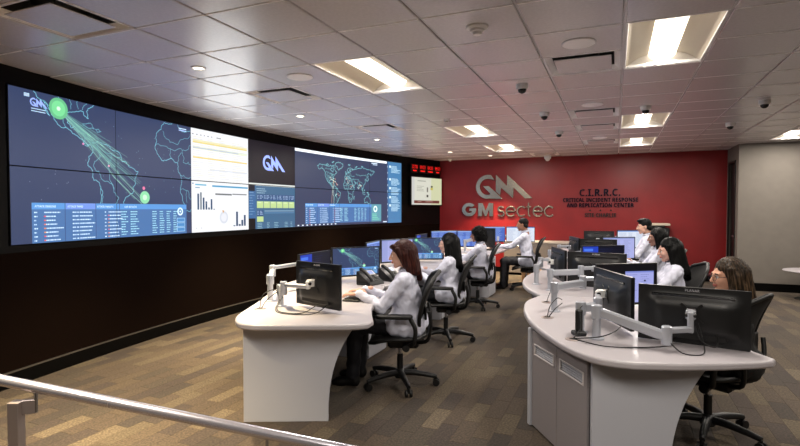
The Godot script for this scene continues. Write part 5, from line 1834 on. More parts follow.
# ---------------------------------------------------------------- chairs
func make_chair(label: String) -> Node3D:
	var t := thing("office_chair", label, "chair", Vector3.ZERO, 0.0, "black mesh office chairs")
	var mb := MB.new()
	mb.lathe([Vector2(0.0, 0.065), Vector2(0.045, 0.065), Vector2(0.05, 0.075), Vector2(0.045, 0.125), Vector2(0.03, 0.14), Vector2(0.0, 0.14)], 20)
	obj("hub", mb, M.chair_grey, t)
	for k in 5:
		var a := TAU * k / 5.0 + 0.35
		var d := Vector3(cos(a), 0, sin(a))
		var leg := MB.new()
		leg.tube([d * 0.03 + Vector3(0, 0.108, 0), d * 0.12 + Vector3(0, 0.108, 0), d * 0.24 + Vector3(0, 0.093, 0), d * 0.32 + Vector3(0, 0.078, 0)], [0.030, 0.027, 0.023, 0.018], 8)
		var lg := obj("base_leg", leg, M.chair_grey, t)
		var cs := MB.new()
		var side := d.cross(Vector3.UP)
		for s in [-1.0, 1.0]:
			cs.tube([d * 0.315 + Vector3(0, 0.03, 0) + side * (s * 0.012), d * 0.315 + Vector3(0, 0.03, 0) + side * (s * 0.028)], 0.03, 14)
		cs.tube([d * 0.315 + Vector3(0, 0.03, 0), d * 0.315 + Vector3(0, 0.072, 0)], 0.011, 8)
		obj("castor", cs, M.chair_black, lg)
	obj("gas_lift", tb([Vector3(0, 0.13, 0), Vector3(0, 0.27, 0)], 0.026, 14), M.chair_black, t)
	obj("piston", tb([Vector3(0, 0.27, 0), Vector3(0, 0.36, 0)], 0.014, 12), M.chrome, t)
	mb = MB.new()
	mb.box(Vector3(0, 0.37, 0.03), Vector3(0.16, 0.075, 0.27), 0.02)
	mb.tube([Vector3(-0.20, 0.375, 0.06), Vector3(0.20, 0.375, 0.06)], 0.026, 10)
	obj("mechanism", mb, M.chair_black, t)
	for s in [-1.0, 1.0]:
		mb = MB.new()
		mb.lathe([Vector2(0.0, -0.012), Vector2(0.03, -0.012), Vector2(0.032, 0.0), Vector2(0.028, 0.014), Vector2(0.0, 0.014)], 14, Transform3D(Basis(Vector3.BACK, -s * PI / 2), Vector3(s * 0.22, 0.375, 0.06)))
		obj("tilt_knob", mb, M.chair_grey, t)
	# seat: a dished sheet with a waterfall front in a tube frame
	var rows := []
	for i in 10:
		var v := i / 9.0
		var r := []
		for j in 11:
			var u := j / 10.0 * 2.0 - 1.0
			var hw := 0.255 * pow(1.0 - pow(absf(2.0 * v - 1.0), 6.0) * 0.75, 0.5)
			r.append(Vector3(u * hw, 0.452 - 0.016 * (1.0 - u * u) - 0.05 * pow(maxf(0.0, 0.35 - v) / 0.35, 2.0) + 0.015 * v, lerpf(-0.25, 0.21, v)))
		rows.append(r)
	mb = MB.new()
	mb.grid(rows, 0.012)
	obj("seat", mb, M.chair_mesh, t)
	var rim := []
	for j in 11: rim.append(rows[0][j])
	for i in range(1, 10): rim.append(rows[i][10])
	for j in range(9, -1, -1): rim.append(rows[9][j])
	for i in range(8, 0, -1): rim.append(rows[i][0])
	mb = MB.new()
	mb.tube(rim.map(func(p): return p + Vector3(0, -0.008, 0)), 0.017, 8, false, true)
	obj("seat_frame", mb, M.chair_black, t)
	# back: reclined, wrapping forward at the sides
	rows = []
	for i in 13:
		var v := i / 12.0
		var r := []
		var hw := 0.275 * pow(maxf(0.02, 1.0 - pow(absf(2.0 * v - 1.0), 4.5)), 0.5) * (0.80 + 0.20 * v)
		for j in 11:
			var u := j / 10.0 * 2.0 - 1.0
			r.append(Vector3(u * hw, 0.49 + 0.50 * v, 0.205 + 0.14 * v - 0.045 * sin(PI * v) * (1.0 - 0.3 * u * u) - 0.055 * u * u * (hw / 0.27)))
		rows.append(r)
	mb = MB.new()
	mb.grid(rows, 0.006)
	obj("backrest", mb, M.chair_mesh, t)
	rim = []
	for j in 11: rim.append(rows[0][j])
	for i in range(1, 13): rim.append(rows[i][10])
	for j in range(9, -1, -1): rim.append(rows[12][j])
	for i in range(11, 0, -1): rim.append(rows[i][0])
	mb = MB.new()
	mb.tube(rim, 0.016, 8, false, true)
	obj("back_frame", mb, M.chair_black, t)
	mb = MB.new()
	for s in [-1.0, 1.0]:
		mb.tube(curve([Vector3(s * 0.06, 0.38, 0.14), Vector3(s * 0.12, 0.42, 0.24), Vector3(s * 0.17, 0.56, 0.265), Vector3(s * 0.20, 0.68, 0.25)], 4), 0.015, 8)
	obj("back_yoke", mb, M.chair_black, t)
	mb = MB.new()
	mb.box(Vector3(0, 0.66, 0.225), Vector3(0.34, 0.12, 0.02), 0.008)
	obj("lumbar_pad", mb, M.chair_black, t)
	for s in [-1.0, 1.0]:
		mb = MB.new()
		mb.tube(curve([Vector3(s * 0.20, 0.40, 0.10), Vector3(s * 0.275, 0.44, 0.13), Vector3(s * 0.29, 0.55, 0.14), Vector3(s * 0.285, 0.635, 0.10)], 5), 0.019, 8)
		var sp := obj("armrest_support", mb, M.chair_black, t)
		mb = MB.new()
		var p := PackedVector2Array()
		for q in curve(v2([-0.035, -0.14, 0.0, -0.165, 0.035, -0.14, 0.048, -0.02, 0.045, 0.10, 0.02, 0.135, -0.02, 0.135, -0.045, 0.10, -0.048, -0.02]), 3, true):
			p.append(q)
		mb.prism(p, 0.0, 0.032, 0.012, 3, Transform3D(Basis(), Vector3(s * 0.285, 0.635, -0.02)))
		obj("armrest_pad", mb, M.chair_black, sp)
	return t

# ---------------------------------------------------------------- other things
func handrail() -> void:
	var t := thing("handrail", "brushed steel tube handrail with flat post, sloping down across the foreground", "handrail", Vector3(-2.096, 0, -1.259))
	var a := Vector3(-2.228, 0.856, -1.206) - t.position
	var b := Vector3(-0.991, 0.586, -1.724) - t.position
	var d := (b - a).normalized()
	var mid := a.lerp(b, 0.325)
	obj("rail", tb([a - d * 0.5, mid - d * 0.0005], 0.0212, 24), M.steel, t)
	obj("rail", tb([mid + d * 0.0005, b + d * 0.5], 0.0212, 24), M.steel, t)
	mid = a.lerp(b, 0.325)
	obj("rail_joint", tb([mid - d * 0.004, mid + d * 0.004], 0.0209, 24), M.brushed, t)
	var flat := Vector3(d.x, 0, d.z).normalized()
	var side := flat.cross(Vector3.UP)        # towards the camera or away from it
	var ps := Vector3(-2.145, 0, -1.215) - t.position
	var mb := MB.new()
	mb.box(ps + Vector3(0, 0.39, 0), Vector3(0.042, 0.78, 0.042), 0.002, Basis(flat, Vector3.UP, flat.cross(Vector3.UP)))
	obj("post", mb, M.brushed, t)
	mb = MB.new()
	mb.box(ps + Vector3(0, 0.006, 0), Vector3(0.12, 0.012, 0.12), 0.002, Basis(flat, Vector3.UP, flat.cross(Vector3.UP)))
	obj("foot_plate", mb, M.brushed, t)
	for u in [0.105, 0.785]:
		var p := a.lerp(b, u)
		mb = MB.new()
		mb.tube([p - Vector3(0, 0.015, 0), p - Vector3(0, 0.10, 0)], 0.0065, 12)
		var pin := obj("pin", mb, M.chrome, t)
		if u < 0.5:
			mb = MB.new()
			mb.box((p - Vector3(0, 0.066, 0) + ps + Vector3(0, p.y - 0.066, 0)) * 0.5 * Vector3(1, 0, 1) + Vector3(0, p.y - 0.075, 0), Vector3(Vector2(p.x - ps.x, p.z - ps.z).length(), 0.055, 0.012), 0.001, Basis((Vector3(p.x - ps.x, 0, p.z - ps.z)).normalized(), Vector3.UP, (Vector3(p.x - ps.x, 0, p.z - ps.z)).normalized().cross(Vector3.UP)))
			obj("bracket", mb, M.brushed, pin)

func credenza() -> void:
	var t := thing("credenza", "long low grey cabinet run along the foot of the red wall", "cabinet", Vector3(-0.6, 0, -12.08))
	var w := 3.6
	obj("carcass", bx(Vector3(0, 0.40, -0.01), Vector3(w, 0.70, 0.46), 0.003), M.credenza_door, t)
	obj("plinth", bx(Vector3(0, 0.025, -0.03), Vector3(w - 0.04, 0.05, 0.40)), M.black_base, t)
	obj("top", bx(Vector3(0, 0.77, 0.0), Vector3(w + 0.03, 0.045, 0.50), 0.008), M.credenza_top, t)
	for k in 7:
		var dw := w / 7
		var d := obj("door", bx(Vector3(-w / 2 + dw * (k + 0.5), 0.40, 0.23), Vector3(dw - 0.008, 0.68, 0.018), 0.003), M.credenza_door, t)
		obj("handle", bx(Vector3(-w / 2 + dw * (k + (0.72 if k % 2 == 0 else 0.28)), 0.68, 0.244), Vector3(0.14, 0.012, 0.012), 0.003), M.chrome, d)
	t = thing("printer", "dark office printer with pale lid against the red wall behind the seated man", "printer", Vector3(0.83, 0.793, -12.10))
	obj("body", bx(Vector3(0, 0.17, 0), Vector3(0.42, 0.34, 0.38), 0.02), M.chair_grey, t)
	obj("lid", bx(Vector3(0, 0.41, 0), Vector3(0.44, 0.05, 0.40), 0.012), M.reflector, t)
	obj("feeder", bx(Vector3(-0.05, 0.37, 0.02), Vector3(0.34, 0.05, 0.34), 0.01), M.black_plastic, t)
	obj("paper_tray", bx(Vector3(0, 0.05, 0.2), Vector3(0.30, 0.02, 0.12), 0.004), M.black_plastic, t)
	t = thing("pedestal_stand_in", "small brown box standing in for a warm-lit pedestal base before the grey cabinets", "box", Vector3(-1.62, 0, -10.95), 0.2)
	obj("brown_block", bx(Vector3(0, 0.12, 0), Vector3(0.42, 0.24, 0.30), 0.003), M.warm_lit_brown, t)  # brown colour stands for warm light on the base of a desk pedestal
	obj("top_strip", bx(Vector3(0, 0.2415, 0), Vector3(0.42, 0.002, 0.05)), M.reflector, t)

func side_table() -> void:
	var t := thing("coffee_table", "low white round table on a dark disc foot before the beige wall", "table", Vector3(3.12, 0, -10.55))
	var mb := MB.new()
	mb.lathe([Vector2(0.0, 0.44), Vector2(0.30, 0.445), Vector2(0.46, 0.475), Vector2(0.47, 0.485), Vector2(0.46, 0.492), Vector2(0.0, 0.492)], 48)
	obj("tabletop", mb, M.laminate, t)
	mb = MB.new()
	mb.lathe([Vector2(0.04, 0.03), Vector2(0.035, 0.44)], 20)
	obj("column", mb, M.chrome, t)
	mb = MB.new()
	mb.lathe([Vector2(0.30, 0.0), Vector2(0.298, 0.012), Vector2(0.06, 0.032), Vector2(0.0, 0.032)], 32)
	obj("foot", mb, M.black_plastic, t)

# ---------------------------------------------------------------- people
# Local frame of a person: feet on y = 0, the sitter looks towards -z.
func mirror(p: Vector3) -> Vector3:
	return Vector3(-p.x, p.y, p.z)

func head_blob(male: bool) -> Dictionary:
	var key := "head_m" if male else "head_f"
	if cache.has(key):
		return cache[key]
	var j := 1.08 if male else 1.0
	var pr := [
		[1, Vector3(0, 0.035, 0.018), Vector3(0.073, 0.082, 0.092), false, 0.0, 0.02],
		[1, Vector3(0, -0.018, -0.034), Vector3(0.060 * j, 0.076, 0.057), false, 0.0, 0.025],
		[0, Vector3(-0.042 * j, -0.058, -0.008), Vector3(-0.012, -0.086, -0.058), 0.020 * j, 0.016 * j, 0.02],
		[0, Vector3(0.042 * j, -0.058, -0.008), Vector3(0.012, -0.086, -0.058), 0.020 * j, 0.016 * j, 0.02],
		[1, Vector3(0, -0.090, -0.068), Vector3(0.019 * j, 0.015, 0.014), false, 0.0, 0.016],
		[0, Vector3(-0.040, 0.023, -0.076), Vector3(0.040, 0.023, -0.076), 0.010, 0.010, 0.014],
		[1, Vector3(-0.036, -0.022, -0.066), Vector3(0.021, 0.020, 0.020), false, 0.0, 0.02],
		[1, Vector3(0.036, -0.022, -0.066), Vector3(0.021, 0.020, 0.020), false, 0.0, 0.02],
		[1, Vector3(-0.031, 0.004, -0.096), Vector3(0.017, 0.010, 0.012), true, 0.0, 0.010],
		[1, Vector3(0.031, 0.004, -0.096), Vector3(0.017, 0.010, 0.012), true, 0.0, 0.010],
		[0, Vector3(0, 0.014, -0.090), Vector3(0, -0.022, -0.108), 0.0065, 0.0095, 0.010],
		[1, Vector3(0, -0.026, -0.100), Vector3(0.016, 0.008, 0.011), false, 0.0, 0.008],
		[1, Vector3(0, -0.049, -0.090), Vector3(0.023, 0.0055, 0.0095), false, 0.0, 0.006],
		[1, Vector3(0, -0.059, -0.088), Vector3(0.019, 0.0065, 0.0095), false, 0.0, 0.006],
		[1, Vector3(-0.074, -0.006, 0.012), Vector3(0.011, 0.029, 0.018), false, 0.0, 0.008],
		[1, Vector3(0.074, -0.006, 0.012), Vector3(0.011, 0.029, 0.018), false, 0.0, 0.008],
		[0, Vector3(0, -0.05, 0.022), Vector3(0, -0.165, 0.045), 0.050 * j, 0.055 * j, 0.02]]
	cache[key] = blob(pr, 0.0048)
	return cache[key]

func hand_blob() -> Dictionary:
	if cache.has("hand"):
		return cache.hand
	var pr := [[0, Vector3(0, 0, 0.045), Vector3(0, 0, -0.01), 0.026, 0.024, 0.012], [1, Vector3(0, 0, -0.05), Vector3(0.039, 0.0145, 0.05), false, 0.0, 0.012]]
	var base := [Vector3(-0.029, 0.002, -0.088), Vector3(-0.0095, 0.004, -0.095), Vector3(0.0105, 0.003, -0.092), Vector3(0.029, 0.0, -0.082)]
	var len := [0.068, 0.078, 0.072, 0.056]
	for k in 4:
		var b: Vector3 = base[k]
		var spread := (k - 1.5) * 0.10
		var d1 := Vector3(spread, 0.10, -1).normalized()
		var d2 := Vector3(spread, -0.45, -0.9).normalized()
		var d3 := Vector3(spread * 0.6, -0.85, -0.55).normalized()
		var l: float = len[k]
		var p1 := b + d1 * l * 0.46
		var p2 := p1 + d2 * l * 0.32
		var p3 := p2 + d3 * l * 0.24
		pr.append([0, b + Vector3(0, 0, 0.02), p1, 0.0098, 0.0088, 0.004])
		pr.append([0, p1, p2, 0.0088, 0.0080, 0.003])
		pr.append([0, p2, p3, 0.0080, 0.0068, 0.003])
	pr.append([0, Vector3(-0.026, -0.004, -0.022), Vector3(-0.050, -0.008, -0.056), 0.0135, 0.0105, 0.008])
	pr.append([0, Vector3(-0.050, -0.008, -0.056), Vector3(-0.050, -0.014, -0.086), 0.0100, 0.0078, 0.003])
	cache.hand = blob(pr, 0.0045)
	return cache.hand

# pose: reach (wrist distance in front), lean (forward angle), tall (torso scale), wide
func body_blobs(key: String, male: bool, reach: float, lean: float, tall: float, heavy: float) -> Dictionary:
	if cache.has(key):
		return cache[key]
	var hip := Vector3(0, 0.55, 0.0)
	var bend := Basis(Vector3.RIGHT, -lean)
	var up := func(x: float, y: float, z: float) -> Vector3: return hip + bend * Vector3(x, (y - 0.55) * tall, z)
	var w := 1.14 if male else 1.0
	var g := heavy
	var sh := []
	sh.append([0, Vector3(-0.075 * w, 0.565, 0.015), Vector3(0.075 * w, 0.565, 0.015), 0.118 * g, 0.118 * g, 0.05])
	for s in [-1.0, 1.0]:
		sh.append([0, up.call(s * 0.05 * w, 0.60, 0.012), up.call(s * 0.052 * w, 0.78, 0.0), 0.112 * g, 0.104 * g, 0.05])
		sh.append([0, up.call(s * 0.055 * w, 0.78, 0.0), up.call(s * 0.078 * w, 0.90, 0.008), 0.104 * g, 0.088, 0.05])
	sh.append([0, up.call(-0.135 * w, 0.945, 0.018), up.call(0.135 * w, 0.945, 0.018), 0.060, 0.060, 0.05])
	sh.append([0, up.call(0, 0.945, 0.02), up.call(0, 1.005, 0.022), 0.078, 0.056, 0.05])
	if not male:
		for s in [-1.0, 1.0]:
			sh.append([1, up.call(s * 0.066, 0.835, -0.085), Vector3(0.062, 0.066, 0.055) * g, false, 0.0, 0.05])
	else:
		sh.append([0, up.call(-0.08, 0.86, -0.03), up.call(0.08, 0.86, -0.03), 0.085, 0.085, 0.05])
	var wrists := []
	for s in [-1.0, 1.0]:
		var a: Vector3 = up.call(s * 0.172 * w, 0.935, 0.018)
		var wr := Vector3(s * 0.125, 0.805, -reach)
		wrists.append(wr)
		var dist := a.distance_to(wr)
		var l1 := 0.285 * (1.08 if male else 1.0)
		var l2 := 0.245 * (1.08 if male else 1.0)
		dist = minf(dist, l1 + l2 - 0.005)
		var dir := (wr - a).normalized()
		var along := (l1 * l1 - l2 * l2 + dist * dist) / (2.0 * dist)
		var drop := sqrt(maxf(0.0, l1 * l1 - along * along))
		var pole := (Vector3(s * 0.45, -1.0, 0.35) - dir * Vector3(s * 0.45, -1.0, 0.35).dot(dir)).normalized()
		var el := a + dir * along + pole * drop
		sh.append([0, a, el, 0.060 * g, 0.050 * g, 0.028])
		sh.append([0, el, wr + (wr - el).normalized() * 0.01, 0.049 * g, 0.036, 0.02])
	# shirt tails over the hips
	for s in [-1.0, 1.0]:
		sh.append([0, Vector3(s * 0.09 * w, 0.55, 0.05), Vector3(s * 0.105 * w, 0.555, -0.10), 0.108 * g, 0.092 * g, 0.05])
	var shirt := blob(sh, 0.0085, 0.011, 9.0, Vector3(1, 0.8, 1), true)
	var lg := []
	for s in [-1.0, 1.0]:
		lg.append([0, Vector3(s * 0.09, 0.545, -0.02), Vector3(s * 0.115, 0.535, -0.44), 0.092 * g, 0.074, 0.03])
		lg.append([0, Vector3(s * 0.115, 0.53, -0.44), Vector3(s * 0.12, 0.11, -0.46), 0.074, 0.060, 0.03])
	var legs := blob(lg, 0.013, 0.010, 9.0, Vector3.ONE, true)
	cache[key] = {"shirt": shirt, "legs": legs, "wrists": wrists, "neck": up.call(0, 0.99, 0.022), "collar": up.call(0, 1.0, 0.015), "bend": bend}
	return cache[key]

func hair_blob(style: String) -> Dictionary:
	if cache.has("hair_" + style):
		return cache["hair_" + style]
	var pr := []
	var amp := 0.006
	var fr := 60.0
	var st := Vector3(1, 0.12, 1)
	if style == "long":
		pr = [[1, Vector3(0, 0.045, 0.026), Vector3(0.086, 0.088, 0.098), false, 0.0, 0.02],
			[0, Vector3(-0.045, 0.02, 0.07), Vector3(-0.06, -0.24, 0.10), 0.055, 0.045, 0.03], [0, Vector3(0.045, 0.02, 0.07), Vector3(0.06, -0.24, 0.10), 0.055, 0.045, 0.03],
			[0, Vector3(0, 0.02, 0.085), Vector3(0, -0.30, 0.115), 0.055, 0.040, 0.03],
			[0, Vector3(-0.070, 0.05, -0.01), Vector3(-0.085, -0.21, 0.00), 0.026, 0.030, 0.02], [0, Vector3(0.070, 0.05, -0.01), Vector3(0.085, -0.21, 0.00), 0.026, 0.030, 0.02],
			[0, Vector3(-0.072, 0.0, 0.03), Vector3(-0.085, -0.25, 0.05), 0.036, 0.036, 0.02], [0, Vector3(0.072, 0.0, 0.03), Vector3(0.085, -0.25, 0.05), 0.036, 0.036, 0.02],
			[1, Vector3(0, -0.045, -0.125), Vector3(0.068, 0.115, 0.088), true, 0.0, 0.015]]
	elif style == "shoulder":
		pr = [[1, Vector3(0, 0.045, 0.026), Vector3(0.087, 0.088, 0.100), false, 0.0, 0.02],
			[0, Vector3(-0.04, 0.02, 0.065), Vector3(-0.06, -0.15, 0.10), 0.060, 0.042, 0.03], [0, Vector3(0.04, 0.02, 0.065), Vector3(0.06, -0.15, 0.10), 0.060, 0.042, 0.03],
			[0, Vector3(0, 0.02, 0.08), Vector3(0.02, -0.22, 0.125), 0.058, 0.030, 0.03],
			[0, Vector3(-0.074, 0.05, -0.03), Vector3(-0.083, -0.09, 0.02), 0.022, 0.026, 0.02], [0, Vector3(0.074, 0.05, -0.03), Vector3(0.083, -0.09, 0.02), 0.022, 0.026, 0.02],
			[0, Vector3(-0.076, 0.0, 0.03), Vector3(-0.10, -0.19, 0.045), 0.036, 0.020, 0.02], [0, Vector3(0.076, 0.0, 0.03), Vector3(0.10, -0.19, 0.045), 0.036, 0.020, 0.02],
			[0, Vector3(-0.05, 0.085, -0.065), Vector3(0.04, 0.075, -0.08), 0.020, 0.016, 0.02],
			[1, Vector3(0, -0.045, -0.125), Vector3(0.066, 0.112, 0.088), true, 0.0, 0.015]]
	elif style == "curly":
		pr = [[1, Vector3(0, 0.035, 0.030), Vector3(0.105, 0.100, 0.112), false, 0.0, 0.02], [1, Vector3(0, -0.045, 0.065), Vector3(0.098, 0.085, 0.082), false, 0.0, 0.03],
			[1, Vector3(-0.075, -0.03, 0.02), Vector3(0.035, 0.075, 0.055), false, 0.0, 0.02], [1, Vector3(0.075, -0.03, 0.02), Vector3(0.035, 0.075, 0.055), false, 0.0, 0.02],
			[1, Vector3(0, -0.05, -0.125), Vector3(0.066, 0.110, 0.088), true, 0.0, 0.015]]
		amp = 0.03; fr = 45.0; st = Vector3.ONE
	elif style == "buzz":
		pr = [[1, Vector3(0, 0.040, 0.022), Vector3(0.0775, 0.0835, 0.0935), false, 0.0, 0.02], [0, Vector3(-0.04, -0.03, 0.06), Vector3(0.04, -0.03, 0.06), 0.040, 0.040, 0.02],
			[1, Vector3(0, -0.035, -0.105), Vector3(0.082, 0.105, 0.085), true, 0.0, 0.010], [1, Vector3(0, -0.10, 0.0), Vector3(0.11, 0.09, 0.085), true, 0.0, 0.010]]
		amp = 0.002
	else:                    # short, fuller on top
		pr = [[1, Vector3(0, 0.045, 0.022), Vector3(0.080, 0.085, 0.096), false, 0.0, 0.02], [1, Vector3(0, 0.100, -0.025), Vector3(0.062, 0.030, 0.066), false, 0.0, 0.02], [0, Vector3(-0.04, -0.03, 0.06), Vector3(0.04, -0.03, 0.06), 0.044, 0.044, 0.02],
			[1, Vector3(0, -0.030, -0.110), Vector3(0.080, 0.100, 0.080), true, 0.0, 0.010], [1, Vector3(0, -0.10, 0.0), Vector3(0.11, 0.09, 0.085), true, 0.0, 0.010]]
		amp = 0.007; fr = 70.0; st = Vector3(1, 1, 0.3)
	cache["hair_" + style] = blob(pr, 0.0062, amp, fr, st)
	return cache["hair_" + style]

func person(s: Dictionary) -> void:
	var male: bool = s.get("male", false)
	var t := thing("person", s.label, "person", Vector3(s.at.x, 0, s.at.y), deg_to_rad(s.turn))
	t.scale = Vector3.ONE * s.get("size", 1.0)
	var b := body_blobs(s.pose[0], male, s.pose[1], deg_to_rad(s.pose[2]), s.pose[3], s.pose[4])
	var skin: Color = s.skin.srgb_to_linear()
	var shirt: Color = s.shirt.srgb_to_linear()
	var trousers := Color(0.075, 0.08, 0.11).srgb_to_linear()
	var brow: Color = s.hair.srgb_to_linear() * 0.7
	var lip := (s.skin as Color).lerp(Color(0.62, 0.22, 0.22), 0.55).srgb_to_linear()
	if male:
		lip = (s.skin as Color).lerp(Color(0.55, 0.25, 0.22), 0.3).srgb_to_linear()
	var mb := MB.new()
	mb.add_blob(b.shirt, Transform3D(), func(_p): return shirt)
	mb.add_blob(b.legs, Transform3D(), func(_p): return trousers)
	# hands rest on the desk, fingers forward
	for k in 2:
		var wr: Vector3 = b.wrists[k]
		var turn := Basis(Vector3.UP, (0.18 if k == 1 else -0.18)) * Basis(Vector3.RIGHT, -0.12)
		var hb := turn if k == 1 else turn * Basis.from_scale(Vector3(-1, 1, 1))
		mb.add_blob(hand_blob(), Transform3D(hb, wr + Vector3(0, 0.0, 0.0)), func(_p): return skin)
	var face := Basis.from_euler(Vector3(deg_to_rad(s.nod), deg_to_rad(s.look), deg_to_rad(s.get("tilt", 0.0))))
	var hd := Transform3D(face, b.neck + Vector3(0, 0.148, -0.045) if not male else b.neck + Vector3(0, 0.155, -0.045))
	var hs: float = 1.06 if male else 1.0
	hd = hd * Transform3D(Basis.from_scale(Vector3.ONE * hs), Vector3.ZERO)
	mb.add_blob(head_blob(male), hd, func(p):
		if p.z < -0.083 and absf(p.x) < 0.023 and p.y < -0.0455 and p.y > -0.0635: return lip
		if p.z < -0.06 and p.y > 0.019 and p.y < 0.028 and absf(p.x) > 0.014 and absf(p.x) < 0.046: return brow
		return skin)
	mb.col = Color(0.75, 0.73, 0.70)
	for e in [-1.0, 1.0]:
		mb.col = Color(0.72, 0.70, 0.68)
		mb.ball(hd * Vector3(e * 0.031, 0.003, -0.0765), Vector3.ONE * 0.0118 * hs, 10, 8)
		mb.col = Color(0.02, 0.012, 0.008)
		mb.ball(hd * Vector3(e * 0.031, 0.002, -0.0858), Vector3.ONE * 0.0042 * hs, 8, 6)
		mb.ball(hd * Vector3(e * 0.031, 0.0085, -0.0845), Vector3(0.0135, 0.0022, 0.005) * hs, 10, 6, face)     # upper lashes
	obj("body", mb, M.body, t)
	# shirt collar
	var cl := MB.new()
	var ring := []
	for row in 3:
		var r := []
		for k in 15:
			var a := deg_to_rad(lerpf(-70.0, 250.0, k / 14.0))
			var rad := 0.066 + (0.004 if row == 0 else (0.0 if row == 1 else 0.014))
			r.append(b.collar + b.bend * Vector3(cos(a) * rad * 1.05, [-0.012, 0.042, 0.014][row] + 0.012 * sin(a), sin(a) * rad * 1.0 + 0.012))
		ring.append(r)
	cl.grid(ring, 0.004)
	obj("collar", cl, mat_for("cloth", s.get("collar", s.shirt)), t)
	var hr := MB.new()
	var base: Color = s.hair.srgb_to_linear()
	var light: Color = s.get("streak", s.hair).srgb_to_linear()
	var ns := FastNoiseLite.new(); ns.seed = 3; ns.frequency = 1.0
	hr.add_blob(hair_blob(s.style), hd, func(p):
		var a := atan2(p.x, p.z)
		return base.lerp(light, clampf(0.25 + 1.9 * ns.get_noise_2d(a * 11.0, p.y * 4.0), 0.0, 1.0) * (0.4 + 0.6 * smoothstep(0.07, -0.06, p.y))) * (0.85 + 0.3 * absf(ns.get_noise_2d(a * 22.0, p.y * 3.0))))
	obj("hair", hr, M.hair, t)
	if s.get("glasses", false):
		var gl := MB.new()
		for e in [-1.0, 1.0]:
			var lp := []
			for k in 16:
				var a := TAU * k / 16.0
				lp.append(hd * Vector3(e * 0.032 + cos(a) * 0.025, 0.001 + sin(a) * 0.020, -0.106 + 0.006 * absf(cos(a))))
			gl.tube(lp, 0.0016, 6, false, true)
			gl.tube([hd * Vector3(e * 0.057, 0.004, -0.100), hd * Vector3(e * 0.074, 0.006, -0.06), hd * Vector3(e * 0.079, 0.004, 0.02)], 0.0018, 6)
		gl.tube([hd * Vector3(-0.009, 0.006, -0.110), hd * Vector3(0.009, 0.006, -0.110)], 0.0016, 6)
		obj("glasses", gl, M.glasses, t)
	for e in [-1.0, 1.0]:
		var so := MB.new()
		so.add_blob(shoe_blob(), Transform3D(Basis(), Vector3(e * 0.12, 0, -0.46)), func(_p): return Color.WHITE)
		so.colored = false
		obj("shoe", so, M.shoe, t)

func shoe_blob() -> Dictionary:
	if not cache.has("shoe"):
		cache.shoe = blob([[0, Vector3(0, 0.045, 0.02), Vector3(0, 0.037, -0.12), 0.040, 0.032, 0.02], [0, Vector3(0, 0.035, -0.10), Vector3(0, 0.030, -0.17), 0.036, 0.026, 0.02], [0, Vector3(0, 0.05, 0.02), Vector3(0, 0.12, 0.01), 0.040, 0.043, 0.02]], 0.012)
	return cache.shoe

func mat_for(kind: String, c: Color) -> StandardMaterial3D:
	var key := "%s_%s" % [kind, c.to_html()]
	if not M.has(key):
		mat(key, c, 0.8)
	return M[key]

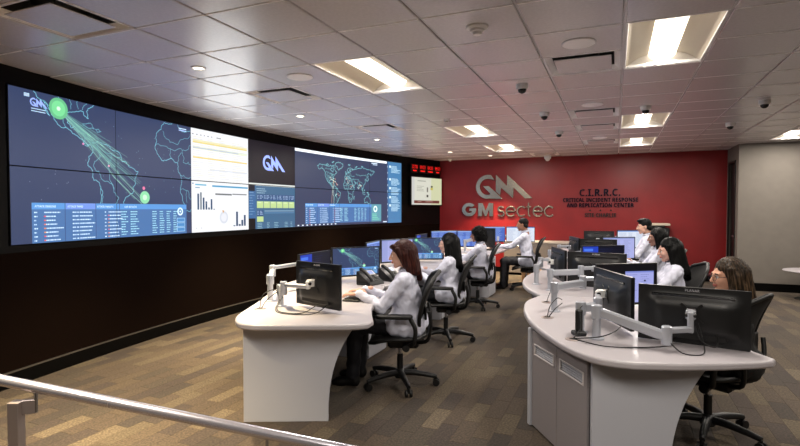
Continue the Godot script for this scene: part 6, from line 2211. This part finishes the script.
func build_people() -> void:
	var white := Color(0.83, 0.84, 0.905)
	var typing := ["typing", 0.40, 3.0, 0.97, 1.0]
	var fuller := ["typing_full", 0.40, 4.0, 0.99, 1.12]
	var reaching := ["reaching", 0.47, 7.0, 0.98, 1.0]
	var man := ["man_lean", 0.56, 10.0, 1.21, 1.0]
	var man2 := ["man_up", 0.42, 4.0, 1.20, 1.0]
	var who := [
		{"label": "woman with auburn shoulder-length hair in a white shirt typing", "at": Vector2(-1.65, -4.05), "turn": 103.0, "pose": fuller, "skin": Color(0.80, 0.62, 0.54), "shirt": white, "hair": Color(0.17, 0.075, 0.06), "streak": Color(0.33, 0.145, 0.11), "style": "shoulder", "look": 10.0, "nod": -8.0},
		{"label": "woman with long black hair and glasses in a white shirt, between the two drawer pedestals", "at": Vector2(-1.74, -5.62), "turn": 92.0, "pose": typing, "skin": Color(0.82, 0.66, 0.60), "shirt": white, "hair": Color(0.028, 0.024, 0.028), "style": "long", "look": 6.0, "nod": -4.0, "glasses": true},
		{"label": "person with curly black hair in a white shirt reaching to the desk", "at": Vector2(-1.90, -7.72), "turn": 92.0, "pose": reaching, "skin": Color(0.62, 0.45, 0.38), "shirt": white, "hair": Color(0.028, 0.024, 0.028), "style": "curly", "look": 4.0, "nod": -6.0},
		{"label": "man with cropped hair in a white shirt leaning towards his desk", "at": Vector2(-1.51, -9.75), "turn": 90.0, "pose": man, "male": true, "skin": Color(0.60, 0.43, 0.34), "shirt": white, "hair": Color(0.09, 0.07, 0.06), "style": "buzz", "look": 0.0, "nod": -6.0},
		{"label": "woman with highlighted brown hair and glasses behind the large monitor", "at": Vector2(0.73, -3.93), "turn": 92.0, "pose": typing, "size": 0.965, "skin": Color(0.80, 0.60, 0.50), "shirt": Color(0.07, 0.07, 0.08), "collar": Color(0.85, 0.85, 0.86), "hair": Color(0.13, 0.095, 0.075), "streak": Color(0.44, 0.35, 0.26), "style": "long", "look": 14.0, "nod": -6.0, "glasses": true},
		{"label": "woman with long straight black hair in a white shirt in front of the red wall", "at": Vector2(0.54, -5.75), "turn": 94.0, "pose": typing, "size": 0.99, "skin": Color(0.80, 0.62, 0.56), "shirt": white, "hair": Color(0.028, 0.024, 0.028), "style": "long", "look": 8.0, "nod": -11.0},
		{"label": "dark-haired woman in a white shirt half hidden behind the long-haired woman", "at": Vector2(0.55, -7.55), "turn": 92.0, "pose": typing, "size": 1.02, "skin": Color(0.62, 0.46, 0.40), "shirt": white, "hair": Color(0.028, 0.024, 0.028), "style": "long", "look": 4.0, "nod": -6.0},
		{"label": "man with short black hair in a white shirt sitting nearest the printer", "at": Vector2(0.50, -9.45), "turn": 92.0, "pose": man2, "male": true, "skin": Color(0.80, 0.62, 0.54), "shirt": white, "hair": Color(0.028, 0.024, 0.028), "style": "short", "look": 2.0, "nod": -8.0}]
	var chairs := ["black mesh office chair under the auburn-haired woman", "black mesh office chair of the woman with glasses by the drawer pedestals", "black mesh office chair of the curly-haired sitter", "black mesh office chair of the man leaning towards his desk", "black mesh office chair half hidden by the large rear-facing monitor", "black mesh office chair of the long-haired woman before the red wall", "black mesh office chair of the half hidden dark-haired woman", "black mesh office chair of the man nearest the printer"]
	var first: Node3D = make_chair(chairs[0])
	for k in who.size():
		var p: Dictionary = who[k]
		person(p)
		var turn := deg_to_rad(p.turn)
		var back := Vector3(sin(turn), 0, cos(turn)) * -0.04
		var at: Vector3 = Vector3(p.at.x, 0, p.at.y) + back + [Vector3(-0.03, 0, 0.0), Vector3(-0.03, 0, 0), Vector3(-0.03, 0, 0), Vector3.ZERO, Vector3(-0.10, 0, -0.03), Vector3.ZERO, Vector3.ZERO, Vector3.ZERO][k]
		var spin: float = [0.12, 0.16, 0.2, 0.16, -0.55, 0.1, 0.0, 0.0][k]
		if k == 0:
			first.position = at; first.rotation.y = turn + spin
		else:
			copy(first, at, turn + spin, chairs[k])
